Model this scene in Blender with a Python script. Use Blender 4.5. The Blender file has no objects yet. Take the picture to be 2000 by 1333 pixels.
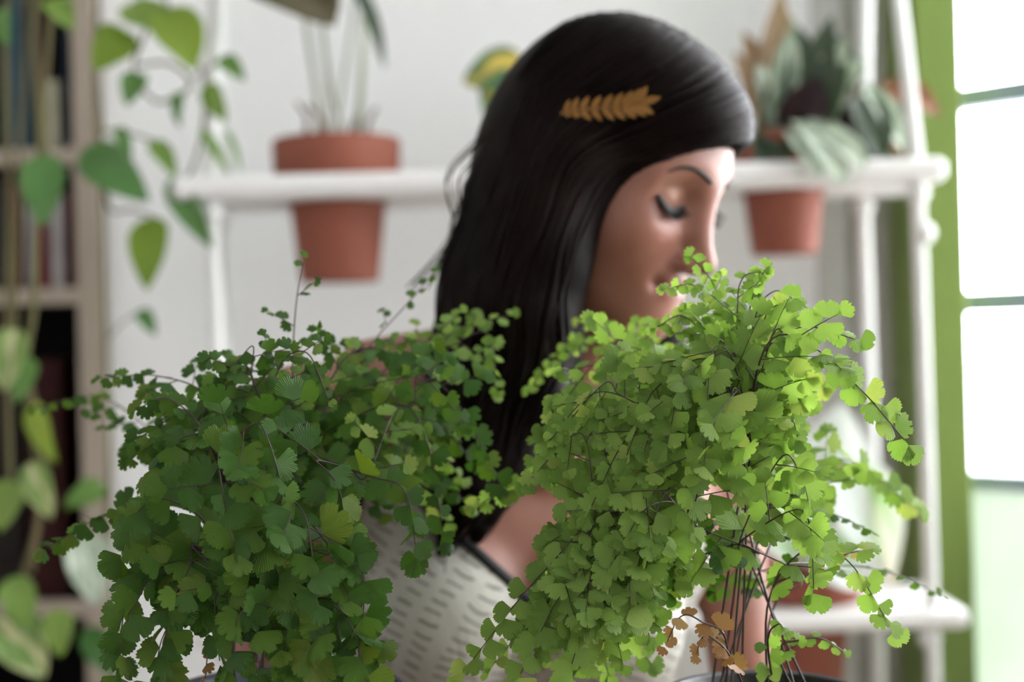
import bpy, math, random
import numpy as np
from mathutils import Vector, Matrix

# ------------------------------------------------------------------ camera, world, light, exposure
scene = bpy.context.scene
COL = scene.collection
FPX = 2000 * 50.0 / 36.0
CAM = np.array([0.0, 0.0, 1.10])
ROLL = math.radians(1.5)
RT = np.array([math.cos(ROLL), 0, -math.sin(ROLL)])
UP = np.array([math.sin(ROLL), 0, math.cos(ROLL)])
FW = np.array([0.0, 1.0, 0.0])


def W(px, py, d):
    """world point that lies d metres in front of the camera, seen at pixel px, py"""
    return CAM + d * FW + (px - 1000) / FPX * d * RT + (666.5 - py) / FPX * d * UP


def pix(p):
    q = np.asarray(p, float) - CAM
    d = q @ FW
    return 1000 + FPX * (q @ RT) / d, 666.5 - FPX * (q @ UP) / d, d


cd = bpy.data.cameras.new('camera')
cam = bpy.data.objects.new('camera', cd)
COL.objects.link(cam)
cd.sensor_width = 36
cd.lens = 50
cd.clip_start = 0.02
cd.dof.use_dof = True
cd.dof.focus_distance = 0.84
cd.dof.aperture_fstop = 2.8
cam.matrix_world = Matrix(((RT[0], UP[0], 0, CAM[0]), (RT[1], UP[1], -1, CAM[1]), (RT[2], UP[2], 0, CAM[2]), (0, 0, 0, 1)))
scene.camera = cam

world = bpy.data.worlds.new('overcast_sky')
scene.world = world
world.use_nodes = True
bg = world.node_tree.nodes['Background']
bg.inputs[0].default_value = (0.95, 0.945, 1.0, 1)
bg.inputs[1].default_value = 14.5

scene.view_settings.view_transform = 'Standard'
scene.view_settings.look = 'None'
scene.view_settings.gamma = 1
scene.view_settings.use_curve_mapping = False
scene.view_settings.exposure = 0.66


def portal(name, center, normal, w, h):
    l = bpy.data.lights.new(name, 'AREA')
    l.shape = 'RECTANGLE'
    l.size = w
    l.size_y = h
    l.cycles.is_portal = True
    o = bpy.data.objects.new(name, l)
    COL.objects.link(o)
    z = -Vector(normal).normalized()
    y = Vector((0, 0, 1))
    x = y.cross(z).normalized()
    o.matrix_world = Matrix(((x.x, y.x, z.x, center[0]), (x.y, y.y, z.y, center[1]), (x.z, y.z, z.z, center[2]), (0, 0, 0, 1)))


# window wall runs at an angle from the green post to the right-hand side wall
WA = np.array([0.60, 1.88, 0])
WB = np.array([2.30, 0.21, 0])
WDIR = (WB - WA) / np.linalg.norm(WB - WA)
WNRM = np.array([WDIR[1], -WDIR[0], 0])          # towards the room
WLEN = np.linalg.norm(WB - WA)
if WNRM[0] > 0:
    WNRM = -WNRM
WZ0, WZ1 = 0.35, 2.45
portal('window_portal', (WA + WB) / 2 + np.array([0, 0, (WZ0 + WZ1) / 2]) - WNRM * 0.06, WNRM, WLEN, WZ1 - WZ0)

rnd = random.Random(11)
rng = np.random.default_rng(11)


# ------------------------------------------------------------------ materials
def new_mat(name):
    m = bpy.data.materials.new(name)
    m.use_nodes = True
    nt = m.node_tree
    return m, nt, nt.nodes['Principled BSDF']


def N(nt, t, **kw):
    n = nt.nodes.new(t)
    for k, v in kw.items():
        setattr(n, k, v)
    return n


def ramp(nt, fac, stops):
    r = N(nt, 'ShaderNodeValToRGB')
    e = r.color_ramp.elements
    e[0].position, e[0].color = stops[0][0], (*stops[0][1], 1)
    e[1].position, e[1].color = stops[-1][0], (*stops[-1][1], 1)
    for p, c in stops[1:-1]:
        x = e.new(p)
        x.color = (*c, 1)
    nt.links.new(fac, r.inputs[0])
    return r.outputs[0]


def noise(nt, scale, detail=3, coord='Object', stretch=None, rough=0.5):
    tc = N(nt, 'ShaderNodeTexCoord')
    n = N(nt, 'ShaderNodeTexNoise')
    n.inputs['Scale'].default_value = scale
    n.inputs['Detail'].default_value = detail
    n.inputs['Roughness'].default_value = rough
    out = tc.outputs[coord]
    if stretch:
        mp = N(nt, 'ShaderNodeMapping')
        mp.inputs['Scale'].default_value = stretch
        nt.links.new(out, mp.inputs[0])
        out = mp.outputs[0]
    nt.links.new(out, n.inputs['Vector'])
    return n.outputs['Fac']


def bump(nt, b, fac, strength=0.2, dist=0.002):
    n = N(nt, 'ShaderNodeBump')
    n.inputs['Strength'].default_value = strength
    n.inputs['Distance'].default_value = dist
    nt.links.new(fac, n.inputs['Height'])
    nt.links.new(n.outputs[0], b.inputs['Normal'])


def simple(name, c0, c1=None, scale=20, rough=0.6, bmp=0.0, stretch=None, spec=0.5, metal=0.0, detail=4, dist=0.002):
    m, nt, b = new_mat(name)
    c1 = c1 or tuple(x * 0.8 for x in c0)
    f = noise(nt, scale, detail, stretch=stretch)
    nt.links.new(ramp(nt, f, [(0.3, c0), (0.7, c1)]), b.inputs['Base Color'])
    b.inputs['Roughness'].default_value = rough
    b.inputs['Specular IOR Level'].default_value = spec
    b.inputs['Metallic'].default_value = metal
    if bmp:
        bump(nt, b, f, bmp, dist)
    return m


def rand_per_leaf(nt):
    oi = N(nt, 'ShaderNodeObjectInfo')
    ge = N(nt, 'ShaderNodeNewGeometry')
    a = N(nt, 'ShaderNodeMath', operation='ADD')
    f = N(nt, 'ShaderNodeMath', operation='FRACT')
    nt.links.new(oi.outputs['Random'], a.inputs[0])
    nt.links.new(ge.outputs['Random Per Island'], a.inputs[1])
    nt.links.new(a.outputs[0], f.inputs[0])
    return f.outputs[0]


def leaf_mat(name, stops, transl=0.45, tcol=1.0, rough=0.45, vein=0.0, spec=0.35, patch=None, uvgrad=None, tb=0.55):
    """thin leaf: reflecting blade plus light shining through"""
    m, nt, b = new_mat(name)
    r = rand_per_leaf(nt)
    col = ramp(nt, r, stops)
    if patch:                                   # cream / yellow variegation
        f = noise(nt, patch[1], 3, coord='UV', stretch=(1, 0.35, 1))
        fr = ramp(nt, f, [(patch[2], (0, 0, 0)), (patch[2] + 0.08, (1, 1, 1))])
        mx = N(nt, 'ShaderNodeMix', data_type='RGBA')
        nt.links.new(fr, mx.inputs[0])
        nt.links.new(col, mx.inputs[6])
        mx.inputs[7].default_value = (*patch[0], 1)
        col = mx.outputs[2]
    if uvgrad:                                  # colour of the leaf margin, by the leaf's own coordinates
        tc = N(nt, 'ShaderNodeTexCoord')
        sp = N(nt, 'ShaderNodeSeparateXYZ')
        nt.links.new(tc.outputs['UV'], sp.inputs[0])
        fr = ramp(nt, sp.outputs[1], [(uvgrad[1], (0, 0, 0)), (1.0, (1, 1, 1))])
        mx = N(nt, 'ShaderNodeMix', data_type='RGBA')
        nt.links.new(fr, mx.inputs[0])
        nt.links.new(col, mx.inputs[6])
        mx.inputs[7].default_value = (*uvgrad[0], 1)
        col = mx.outputs[2]
    if vein:
        tc = N(nt, 'ShaderNodeTexCoord')
        wv = N(nt, 'ShaderNodeTexWave', bands_direction='X')
        wv.inputs['Scale'].default_value = vein
        wv.inputs['Distortion'].default_value = 0.4
        nt.links.new(tc.outputs['UV'], wv.inputs['Vector'])
        bump(nt, b, wv.outputs['Fac'], 0.55, 0.0009)
    nt.links.new(col, b.inputs['Base Color'])
    b.inputs['Roughness'].default_value = rough
    b.inputs['Specular IOR Level'].default_value = spec
    tr = N(nt, 'ShaderNodeBsdfTranslucent')
    g = N(nt, 'ShaderNodeMix', data_type='RGBA', blend_type='MULTIPLY')
    g.inputs[0].default_value = 1
    nt.links.new(col, g.inputs[6])
    g.inputs[7].default_value = (1.22 * tcol, 1.2 * tcol, tb * tcol, 1)
    nt.links.new(g.outputs[2], tr.inputs[0])
    ms = N(nt, 'ShaderNodeMixShader')
    ms.inputs[0].default_value = transl
    nt.links.new(b.outputs[0], ms.inputs[1])
    nt.links.new(tr.outputs[0], ms.inputs[2])
    nt.links.new(ms.outputs[0], nt.nodes['Material Output'].inputs[0])
    return m


M = {}
M['wall'] = simple('painted_plaster', (0.90, 0.90, 0.90), (0.86, 0.865, 0.875), 3.5, 0.7, 0.25, dist=0.004)
M['room_dark'] = simple('pale_room_paint', (0.84, 0.83, 0.82), (0.80, 0.79, 0.78), 3.5, 0.8)
M['room'] = simple('white_room_paint', (0.84, 0.84, 0.83), (0.80, 0.80, 0.79), 3.5, 0.8)
M['white_wood'] = simple('white_painted_wood', (0.83, 0.82, 0.81), (0.76, 0.74, 0.73), 9, 0.45, 0.1, stretch=(1, 12, 12))
M['floor'] = simple('floorboards', (0.56, 0.49, 0.43), (0.46, 0.40, 0.34), 6, 0.5, 0.1, stretch=(1, 10, 1))
M['trim_grey'] = simple('grey_trim_paint', (0.60, 0.60, 0.57), (0.54, 0.54, 0.51), 8, 0.5)
M['trim_beige'] = simple('beige_trim_paint', (0.42, 0.41, 0.37), (0.36, 0.35, 0.31), 8, 0.5)
M['green_paint'] = simple('green_gloss_paint', (0.150, 0.220, 0.040), (0.135, 0.20, 0.036), 6, 0.4)
M['bar'] = simple('grey_steel_bar', (0.20, 0.24, 0.34), (0.18, 0.22, 0.31), 20, 0.5)
M['terracotta'] = simple('terracotta', (0.275, 0.080, 0.047), (0.225, 0.062, 0.036), 14, 0.75, 0.1)
M['terracotta_dark'] = simple('terracotta_damp', (0.30, 0.10, 0.06), (0.24, 0.08, 0.05), 14, 0.75, 0.1)
M['soil'] = simple('potting_soil', (0.045, 0.03, 0.02), (0.02, 0.013, 0.009), 90, 0.95, 0.8, dist=0.006)
M['rope'] = simple('white_cotton_rope', (0.80, 0.80, 0.79), (0.70, 0.70, 0.68), 160, 0.8, 0.3)
M['old_wood'] = simple('grey_brown_wood', (0.40, 0.335, 0.275), (0.30, 0.245, 0.195), 7, 0.7, 0.2, stretch=(14, 14, 1))
M['dark_panel'] = simple('dark_stained_panel', (0.006, 0.005, 0.0045), (0.004, 0.0035, 0.003), 7, 0.8, spec=0.08)  # near-black colour for bookcase sides, back and inner shelves; front edges are wood
M['black_pot'] = simple('black_plastic', (0.016, 0.016, 0.019), (0.012, 0.012, 0.014), 30, 0.4)
M['slate_pot'] = simple('blue_grey_glaze', (0.055, 0.060, 0.078), (0.045, 0.05, 0.066), 12, 0.4)
M['plum_pot'] = simple('plum_black_plastic', (0.018, 0.009, 0.013), (0.013, 0.007, 0.010), 20, 0.5)
M['table_wood'] = simple('table_wood', (0.26, 0.17, 0.10), (0.19, 0.12, 0.07), 5, 0.5, 0.1, stretch=(1, 14, 14))
M['gold'] = simple('brushed_gold', (0.25, 0.115, 0.020), (0.17, 0.072, 0.012), 60, 0.55, metal=0.4)
M['black_trim'] = simple('black_ribbon', (0.008, 0.008, 0.009), (0.006, 0.006, 0.007), 60, 0.7)
M['stem_dark'] = simple('wiry_dark_stem', (0.050, 0.024, 0.018), (0.026, 0.013, 0.011), 60, 0.4)
M['stem_vine'] = simple('olive_vine_stem', (0.105, 0.105, 0.032), (0.14, 0.11, 0.05), 12, 0.7)
M['stem_grey'] = simple('pale_stalk', (0.36, 0.40, 0.27), (0.28, 0.30, 0.20), 14, 0.6)
M['lash'] = simple('black_lashes', (0.010, 0.007, 0.006), (0.008, 0.006, 0.005), 60, 0.6)
M['brow'] = simple('dark_brow_hair', (0.030, 0.019, 0.015), (0.02, 0.013, 0.010), 60, 0.7)
M['shoe'] = simple('black_leather', (0.015, 0.014, 0.014), (0.011, 0.010, 0.010), 30, 0.4)
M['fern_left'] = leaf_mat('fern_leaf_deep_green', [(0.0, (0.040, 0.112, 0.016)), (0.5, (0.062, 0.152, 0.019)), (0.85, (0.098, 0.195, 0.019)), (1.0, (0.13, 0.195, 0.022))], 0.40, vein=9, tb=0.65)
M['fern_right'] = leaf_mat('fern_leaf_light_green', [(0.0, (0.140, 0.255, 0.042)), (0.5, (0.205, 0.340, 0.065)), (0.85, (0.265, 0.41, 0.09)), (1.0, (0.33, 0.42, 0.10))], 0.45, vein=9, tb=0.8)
M['fern_dry'] = leaf_mat('fern_leaf_withered', [(0.0, (0.20, 0.095, 0.035)), (0.6, (0.28, 0.15, 0.06)), (1.0, (0.40, 0.28, 0.13))], 0.25)
M['fern_pale'] = leaf_mat('fern_leaf_yellowed', [(0.0, (0.42, 0.36, 0.14)), (1.0, (0.48, 0.37, 0.19))], 0.35)
M['pothos'] = leaf_mat('pothos_leaf', [(0.0, (0.06, 0.17, 0.05)), (0.5, (0.11, 0.23, 0.05)), (1.0, (0.17, 0.27, 0.05))], 0.3, rough=0.3, spec=0.5)
M['pothos_lime'] = leaf_mat('pothos_leaf_lime', [(0.0, (0.16, 0.27, 0.035)), (1.0, (0.25, 0.35, 0.05))], 0.4, rough=0.35)
M['pothos_mottled'] = leaf_mat('pothos_leaf_variegated', [(0.0, (0.12, 0.24, 0.07)), (1.0, (0.2, 0.3, 0.09))], 0.3, rough=0.35, patch=((0.62, 0.6, 0.36), 3.0, 0.48))
M['aloe'] = leaf_mat('mottled_grey_green_leaf', [(0.0, (0.19, 0.27, 0.19)), (1.0, (0.34, 0.41, 0.31))], 0.05, rough=0.4, patch=((0.55, 0.6, 0.5), 6.0, 0.5))
M['dark_leaf'] = leaf_mat('dark_green_leaf', [(0.0, (0.022, 0.040, 0.022)), (1.0, (0.04, 0.065, 0.035))], 0.1, rough=0.4)
M['plum_leaf'] = leaf_mat('plum_black_leaf', [(0.0, (0.020, 0.009, 0.013)), (1.0, (0.03, 0.014, 0.018))], 0.1, rough=0.4)
M['brown_leaf'] = leaf_mat('dried_brown_leaf', [(0.0, (0.24, 0.15, 0.085)), (1.0, (0.36, 0.26, 0.17))], 0.2, rough=0.7)
M['rust_leaf'] = leaf_mat('rust_brown_leaf', [(0.0, (0.12, 0.045, 0.022)), (1.0, (0.17, 0.065, 0.03))], 0.2, rough=0.6)
M['olive_leaf'] = leaf_mat('olive_brown_leaf', [(0.0, (0.055, 0.048, 0.022)), (1.0, (0.075, 0.062, 0.03))], 0.12, rough=0.6)
M['croton'] = leaf_mat('croton_leaf', [(0.0, (0.05, 0.13, 0.05)), (1.0, (0.07, 0.16, 0.06))], 0.2, rough=0.3, patch=((0.55, 0.42, 0.09), 2.2, 0.47))
M['big_leaf'] = leaf_mat('white_banded_leaf', [(0.0, (0.24, 0.50, 0.16)), (1.0, (0.30, 0.55, 0.20))], 0.35, rough=0.35, patch=((0.74, 0.80, 0.78), 1.6, 0.36), tb=1.1)
M['tan_leaf'] = leaf_mat('tan_leaf', [(0.0, (0.60, 0.42, 0.19)), (1.0, (0.70, 0.52, 0.27))], 0.3, rough=0.5)


# ------------------------------------------------------------------ mesh helpers
def catmull(pts, n):
    pts = np.asarray(pts, float)
    P = np.vstack([2 * pts[0] - pts[1], pts, 2 * pts[-1] - pts[-2]])
    t = np.linspace(0, len(pts) - 1 - 1e-9, n)
    i = t.astype(int)
    u = (t - i)[:, None]
    a, b, c, d = P[i], P[i + 1], P[i + 2], P[i + 3]
    return 0.5 * (2 * b + (c - a) * u + (2 * a - 5 * b + 4 * c - d) * u ** 2 + (3 * b - a - 3 * c + d) * u ** 3)


def nrm(v):
    v = np.asarray(v, float)
    return v / (np.linalg.norm(v) + 1e-12)


class MB:
    def __init__(self):
        self.v, self.f, self.uv = [], [], None

    def add(self, v, f):
        o = len(self.v)
        self.v.extend([tuple(map(float, p)) for p in v])
        self.f.extend([tuple(int(i) + o for i in q) for q in f])

    def tube(self, path, rad, n=6, cap=True):
        path = np.asarray(path, float)
        m = len(path)
        rad = np.broadcast_to(np.asarray(rad, float), (m,))
        tan = np.gradient(path, axis=0)
        tan /= np.linalg.norm(tan, axis=1)[:, None] + 1e-12
        ref = np.array([0.3, 0.2, 0.93]) if abs(tan[0, 2]) < 0.8 else np.array([0.9, 0.3, 0.2])
        x = nrm(np.cross(tan[0], ref))
        vs = []
        for i in range(m):
            x = nrm(x - tan[i] * (x @ tan[i]))
            y = np.cross(tan[i], x)
            for k in range(n):
                a = 2 * math.pi * k / n
                vs.append(path[i] + rad[i] * (math.cos(a) * x + math.sin(a) * y))
        fs = []
        for i in range(m - 1):
            for k in range(n):
                a, b = i * n + k, i * n + (k + 1) % n
                fs.append((a, b, b + n, a + n))
        if cap:
            fs.append(tuple(range(n - 1, -1, -1)))
            fs.append(tuple((m - 1) * n + k for k in range(n)))
        self.add(vs, fs)

    def box(self, lo, hi, bev=0.0, mat=None):
        x0, y0, z0 = lo
        x1, y1, z1 = hi
        if bev <= 0:
            v = [(x, y, z) for x in (x0, x1) for y in (y0, y1) for z in (z0, z1)]
            f = [(0, 1, 3, 2), (4, 6, 7, 5), (0, 4, 5, 1), (2, 3, 7, 6), (0, 2, 6, 4), (1, 5, 7, 3)]
        else:
            import bmesh
            bm = bmesh.new()
            bmesh.ops.create_cube(bm, size=1)
            for q in bm.verts:
                q.co = Vector((x0 + (q.co.x + .5) * (x1 - x0), y0 + (q.co.y + .5) * (y1 - y0), z0 + (q.co.z + .5) * (z1 - z0)))
            bmesh.ops.bevel(bm, geom=list(bm.edges), offset=bev, segments=3, affect='EDGES', profile=0.5)
            bm.verts.index_update()
            v = [tuple(q.co) for q in bm.verts]
            f = [tuple(q.index for q in p.verts) for p in bm.faces]
            bm.free()
        if mat is not None:
            v = [tuple(mat @ Vector(p)) for p in v]
        self.add(v, f)

    def lathe(self, prof, c, n=48):
        prof = list(prof)
        v, f = [], []
        for r, z in prof:
            for k in range(n):
                a = 2 * math.pi * k / n
                v.append((c[0] + r * math.cos(a), c[1] + r * math.sin(a), c[2] + z))
        for i in range(len(prof) - 1):
            for k in range(n):
                a, b = i * n + k, i * n + (k + 1) % n
                f.append((a, b, b + n, a + n))
        if prof[0][0] > 1e-6:
            f.append(tuple(range(n - 1, -1, -1)))
        self.add(v, f)

    def build(self, name, mat, parent=None, smooth=True, origin=None):
        me = bpy.data.meshes.new(name)
        v = np.array(self.v, float).reshape(-1, 3)
        if origin is not None:
            v = v - np.asarray(origin, float)
        me.from_pydata(v.tolist(), [], self.f)
        if self.uv is not None:
            ul = me.uv_layers.new(name='UVMap')
            li = np.empty(len(me.loops), int)
            me.loops.foreach_get('vertex_index', li)
            ul.data.foreach_set('uv', np.asarray(self.uv, np.float32)[li].ravel())
        me.materials.append(mat)
        if smooth:
            me.polygons.foreach_set('use_smooth', [True] * len(me.polygons))
        me.update()
        return link(name, me, parent)


def link(name, me, parent=None, mw=None):
    o = bpy.data.objects.new(name, me)
    COL.objects.link(o)
    if parent is not None:
        o.parent = parent
    if mw is not None:
        o.matrix_local = mw
    return o


def tag(o, label, cat, group=None):
    o['label'] = label
    o['category'] = cat
    if group:
        o['group'] = group
    return o


def thing(name, label, cat, loc, group=None):
    o = bpy.data.objects.new(name, None)
    o.empty_display_size = 0.05
    COL.objects.link(o)
    o.location = [float(x) for x in loc]
    return tag(o, label, cat, group)


def struct(name, mb, mat, smooth=False):
    o = mb.build(name, mat, None, smooth)
    o['kind'] = 'structure'
    return o


def boxobj(name, lo, hi, mat, parent=None, bev=0.002, origin=None, rot=None):
    mb = MB()
    mb.box(lo, hi, bev, rot)
    return mb.build(name, mat, parent, False, origin)


def leaf_blade(L, Wd, wfun, bend=0.6, fold=0.25, nu=12, nv=6, wave=0.0, seed=0):
    """blade along +y from the origin, width across x, upper face +z, drooping by bend radians"""
    v, f, uv = [], [], []
    rr = random.Random(seed)
    ph = rr.random() * 6
    for i in range(nu + 1):
        t = i / nu
        w = Wd * 0.5 * wfun(t)
        a = bend * t
        y = L * (math.sin(a) / bend if abs(bend) > 1e-4 else t)
        z = -L * ((1 - math.cos(a)) / bend if abs(bend) > 1e-4 else 0)
        for j in range(nv + 1):
            s = 2 * j / nv - 1
            x = s * w
            zz = fold * abs(x) + wave * Wd * math.sin(9 * t + ph + (1 if s > 0 else 2)) * s * s
            v.append((x, y + zz * math.sin(a), z + zz * math.cos(a)))
            uv.append((j / nv, t))
    for i in range(nu):
        for j in range(nv):
            a = i * (nv + 1) + j
            f.append((a, a + 1, a + nv + 2, a + nv + 1))
    return v, f, uv


def mesh_of(name, v, f, uv, mat):
    me = bpy.data.meshes.new(name)
    me.from_pydata([tuple(p) for p in v], [], f)
    ul = me.uv_layers.new(name='UVMap')
    li = np.empty(len(me.loops), int)
    me.loops.foreach_get('vertex_index', li)
    ul.data.foreach_set('uv', np.asarray(uv, np.float32)[li].ravel())
    me.materials.append(mat)
    me.polygons.foreach_set('use_smooth', [True] * len(me.polygons))
    me.update()
    return me


def frame(p, d, n, s=1.0):
    """matrix whose y axis is d and z axis is close to n"""
    y = nrm(d)
    x = nrm(np.cross(y, n))
    z = np.cross(x, y)
    m = np.eye(4)
    m[:3, 0], m[:3, 1], m[:3, 2], m[:3, 3] = x * s, y * s, z * s, p
    return Matrix(m.tolist())


heart = lambda t: (math.sin(math.pi * min(1, t ** 0.62)) ** 0.75) if 0 < t < 1 else (0.25 if t == 0 else 0.0)
lance = lambda t: max(0.0, math.sin(math.pi * (0.04 + 0.96 * t) ** 0.8)) ** 0.8 if t < 1 else 0.0
strap = lambda t: (0.85 + 0.15 * math.sin(math.pi * t)) * (1 - t ** 5) ** 0.7


# ------------------------------------------------------------------ the room
YW = 1.95                                     # back wall
NX0, NX1, NH = -1.25, -0.553, 2.10                # recess that holds the bookcase
mb = MB()
mb.box((NX1, YW, -0.02), (0.42, YW + 0.27, 2.62))
mb.box((-1.7, YW, -0.02), (NX0, YW + 0.27, 2.62))
mb.box((NX0, YW, NH), (NX1, YW + 0.27, 2.62))
mb.box((NX0, YW + 0.25, -0.02), (NX1, YW + 0.27, NH))
struct('wall_back', mb, M['wall'])
mb = MB(); mb.box((-1.82, -2.6, -0.02), (-1.7, YW + 0.12, 2.62)); struct('wall_left', mb, M['room_dark'])
mb = MB(); mb.box((-1.82, -2.6, -0.10), (2.42, YW + 0.27, 0.0)); struct('floor', mb, M['floor'])
mb = MB(); mb.box((-1.82, -2.6, 2.62), (2.42, YW + 0.27, 2.72)); struct('ceiling', mb, M['room'])
mb = MB(); mb.box((2.30, -2.6, 0.0), (2.42, 0.24, 2.62)); struct('wall_right', mb, M['room'])
mb = MB(); mb.box((-1.82, -2.72, 0), (2.42, -2.6, 2.62)); struct('wall_rear', mb, M['room_dark'])
# corner mouldings between the plaster and the window post
mb = MB(); mb.box((0.42, YW - 0.012, 0), (0.462, YW + 0.05, 2.62), 0.004); struct('trim_1', mb, M['trim_grey'])
mb = MB(); mb.box((0.462, YW + 0.004, 0), (0.545, YW + 0.06, 2.62), 0.004); struct('trim_2', mb, M['trim_beige'])

# angled window with green frame
mb = MB()
mb.box((0.520, 1.805, 0.0), (0.580, 1.955, 2.62), 0.004)
post = struct('trim_3', mb, M['green_paint'])


def on_window(s, z, t=0.0):
    return WA + WDIR * s + WNRM * t + np.array([0, 0, z])


def wbox(mbx, s0, s1, z0, z1, t0, t1, bev=0.0):
    m = Matrix(((WDIR[0], WNRM[0], 0, WA[0]), (WDIR[1], WNRM[1], 0, WA[1]), (0, 0, 1, 0), (0, 0, 0, 1)))
    mbx.box((s0, t0, z0), (s1, t1, z1), bev, m)


mb = MB(); wbox(mb, -0.02, WLEN, 0.0, WZ0, -0.06, 0.02); wbox(mb, -0.02, WLEN, WZ1, 2.62, -0.06, 0.02)
struct('wall_window', mb, M['wall'])
win = bpy.data.objects.new('window_1', None); COL.objects.link(win); win['kind'] = 'structure'
zbars = [0.90, 1.135, 1.405, 1.68, 1.95, 2.22]
for s in (0.52, 1.04, 1.56, 2.08):
    mb = MB(); wbox(mb, s, s + 0.06, WZ0, WZ1, -0.05, 0.02, 0.003); mb.build('mullion', M['green_paint'], win, False)
for i, z in enumerate(zbars):
    h = 0.015 if i else 0.010
    mb = MB(); wbox(mb, -0.035, WLEN, z - h, z + h, -0.03, 0.0, 0.002)
    mb.build('glazing_bar', M['bar'], win, False)
mg, nt, b = new_mat('clear_glass')
tb = N(nt, 'ShaderNodeBsdfTransparent'); tb.inputs[0].default_value = (0.97, 0.985, 0.98, 1)
gl = N(nt, 'ShaderNodeBsdfGlossy'); gl.inputs['Roughness'].default_value = 0.02
ms = N(nt, 'ShaderNodeMixShader'); ms.inputs[0].default_value = 0.04
nt.links.new(tb.outputs[0], ms.inputs[1]); nt.links.new(gl.outputs[0], ms.inputs[2])
nt.links.new(ms.outputs[0], nt.nodes['Material Output'].inputs[0])
M['glass'] = mg
mg, nt, b = new_mat('green_frosted_glass')
tr = N(nt, 'ShaderNodeBsdfTranslucent')
f = noise(nt, 5, 2)
nt.links.new(ramp(nt, f, [(0.3, (0.30, 0.325, 0.29)), (0.7, (0.26, 0.295, 0.245))]), tr.inputs[0])
b.inputs['Base Color'].default_value = (0.5, 0.6, 0.5, 1); b.inputs['Roughness'].default_value = 0.3
ms = N(nt, 'ShaderNodeMixShader'); ms.inputs[0].default_value = 0.85
nt.links.new(b.outputs[0], ms.inputs[1]); nt.links.new(tr.outputs[0], ms.inputs[2])
nt.links.new(ms.outputs[0], nt.nodes['Material Output'].inputs[0])
M['frost'] = mg
for a, bb in ((-0.035, 0.52), (0.58, 1.04), (1.10, 1.56), (1.62, 2.08), (2.14, WLEN)):
    zs = [WZ0] + zbars + [WZ1]
    for i in range(len(zs) - 1):
        mb = MB(); wbox(mb, a, bb, zs[i], zs[i + 1], -0.018, -0.014)
        mb.build('pane', M['frost'] if i == 0 else M['glass'], win, False)
# the ground outside
mb = MB(); mb.box((1.0, -30, -0.35), (60, 60, -0.30))
mb.box((-60, 2.3, -0.35), (1.0, 60, -0.30))
g = simple('pale_gravel', (0.62, 0.62, 0.60), (0.55, 0.55, 0.53), 30, 0.9)
struct('ground', mb, g)


# ------------------------------------------------------------------ hanging shelf with potted plants
def leafobj(parent, org, a, b, width, mat, wfun=heart, bend=0.7, nv=None, fold=0.25, wave=0.03, nu=12, seed=0, name='leaf'):
    """curved blade from a (stalk end) to b (tip), world points"""
    a, b = np.asarray(a, float), np.asarray(b, float)
    ch = np.linalg.norm(b - a)
    L = ch * (bend / 2) / math.sin(bend / 2)
    v, f, uv = leaf_blade(L, width, wfun, bend, fold, nu, 6, wave, seed)
    c, s = math.cos(bend / 2), math.sin(bend / 2)
    v = [(x, y * c - z * s, y * s + z * c) for x, y, z in v]
    if nv is None:
        nv = (0.1, -0.8, 0.6)
    return link(name, mesh_of(name, v, f, uv, mat), parent, frame(a - np.asarray(org), b - a, np.asarray(nv, float)))


def tube_part(name, pts, rad, mat, parent, org, n=24, sides=6):
    mb = MB()
    p = catmull(pts, n)
    mb.tube(p, np.interp(np.linspace(0, 1, n), np.linspace(0, 1, len(np.atleast_1d(rad))), np.atleast_1d(rad)), sides)
    return mb.build(name, mat, parent, True, org)


SHX0, SHX1, SHY0, SHY1 = -0.385, 0.503, 1.62, 1.81
UZ0, UZ1 = 1.270, 1.298
LZ0, LZ1 = 0.757, 0.781
SORG = np.array([0.07, 1.715, LZ0])
shelf = thing('hanging_shelf', 'white two-tier plank shelf hung on white ropes in front of the wall', 'shelf', SORG)
PY = 1.712
UP_POTS = [(-0.205, 1.0), (0.060, 0.95), (0.331, 0.84)]
LO_POTS = [(0.345, 0.88), (-0.17, 0.88)]


def board(name, x0, x1, z0, z1, holes, rz):
    mb = MB(); mb.box((x0, SHY0, z0), (x1, SHY1, z1), 0.010)
    o = mb.build(name, M['white_wood'], shelf, True, SORG)
    cut = MB()
    for hx, sc in holes:
        cut.lathe([(0.0, z0 - 0.05), (0.0645 * sc, z0 - 0.05), (0.0645 * sc, z1 + 0.05), (0.0, z1 + 0.05)], (hx, PY, 0), 40)
    c = cut.build('cutter', M['white_wood'], shelf, False, SORG)
    md_ = o.modifiers.new('holes', 'BOOLEAN'); md_.object = c; md_.operation = 'DIFFERENCE'; md_.solver = 'EXACT'
    bpy.context.view_layer.update()
    me = bpy.data.meshes.new_from_object(o.evaluated_get(bpy.context.evaluated_depsgraph_get()))
    o.modifiers.clear(); o.data = me
    me.polygons.foreach_set('use_smooth', [False] * len(me.polygons))
    bpy.data.objects.remove(c)
    return o


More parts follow.
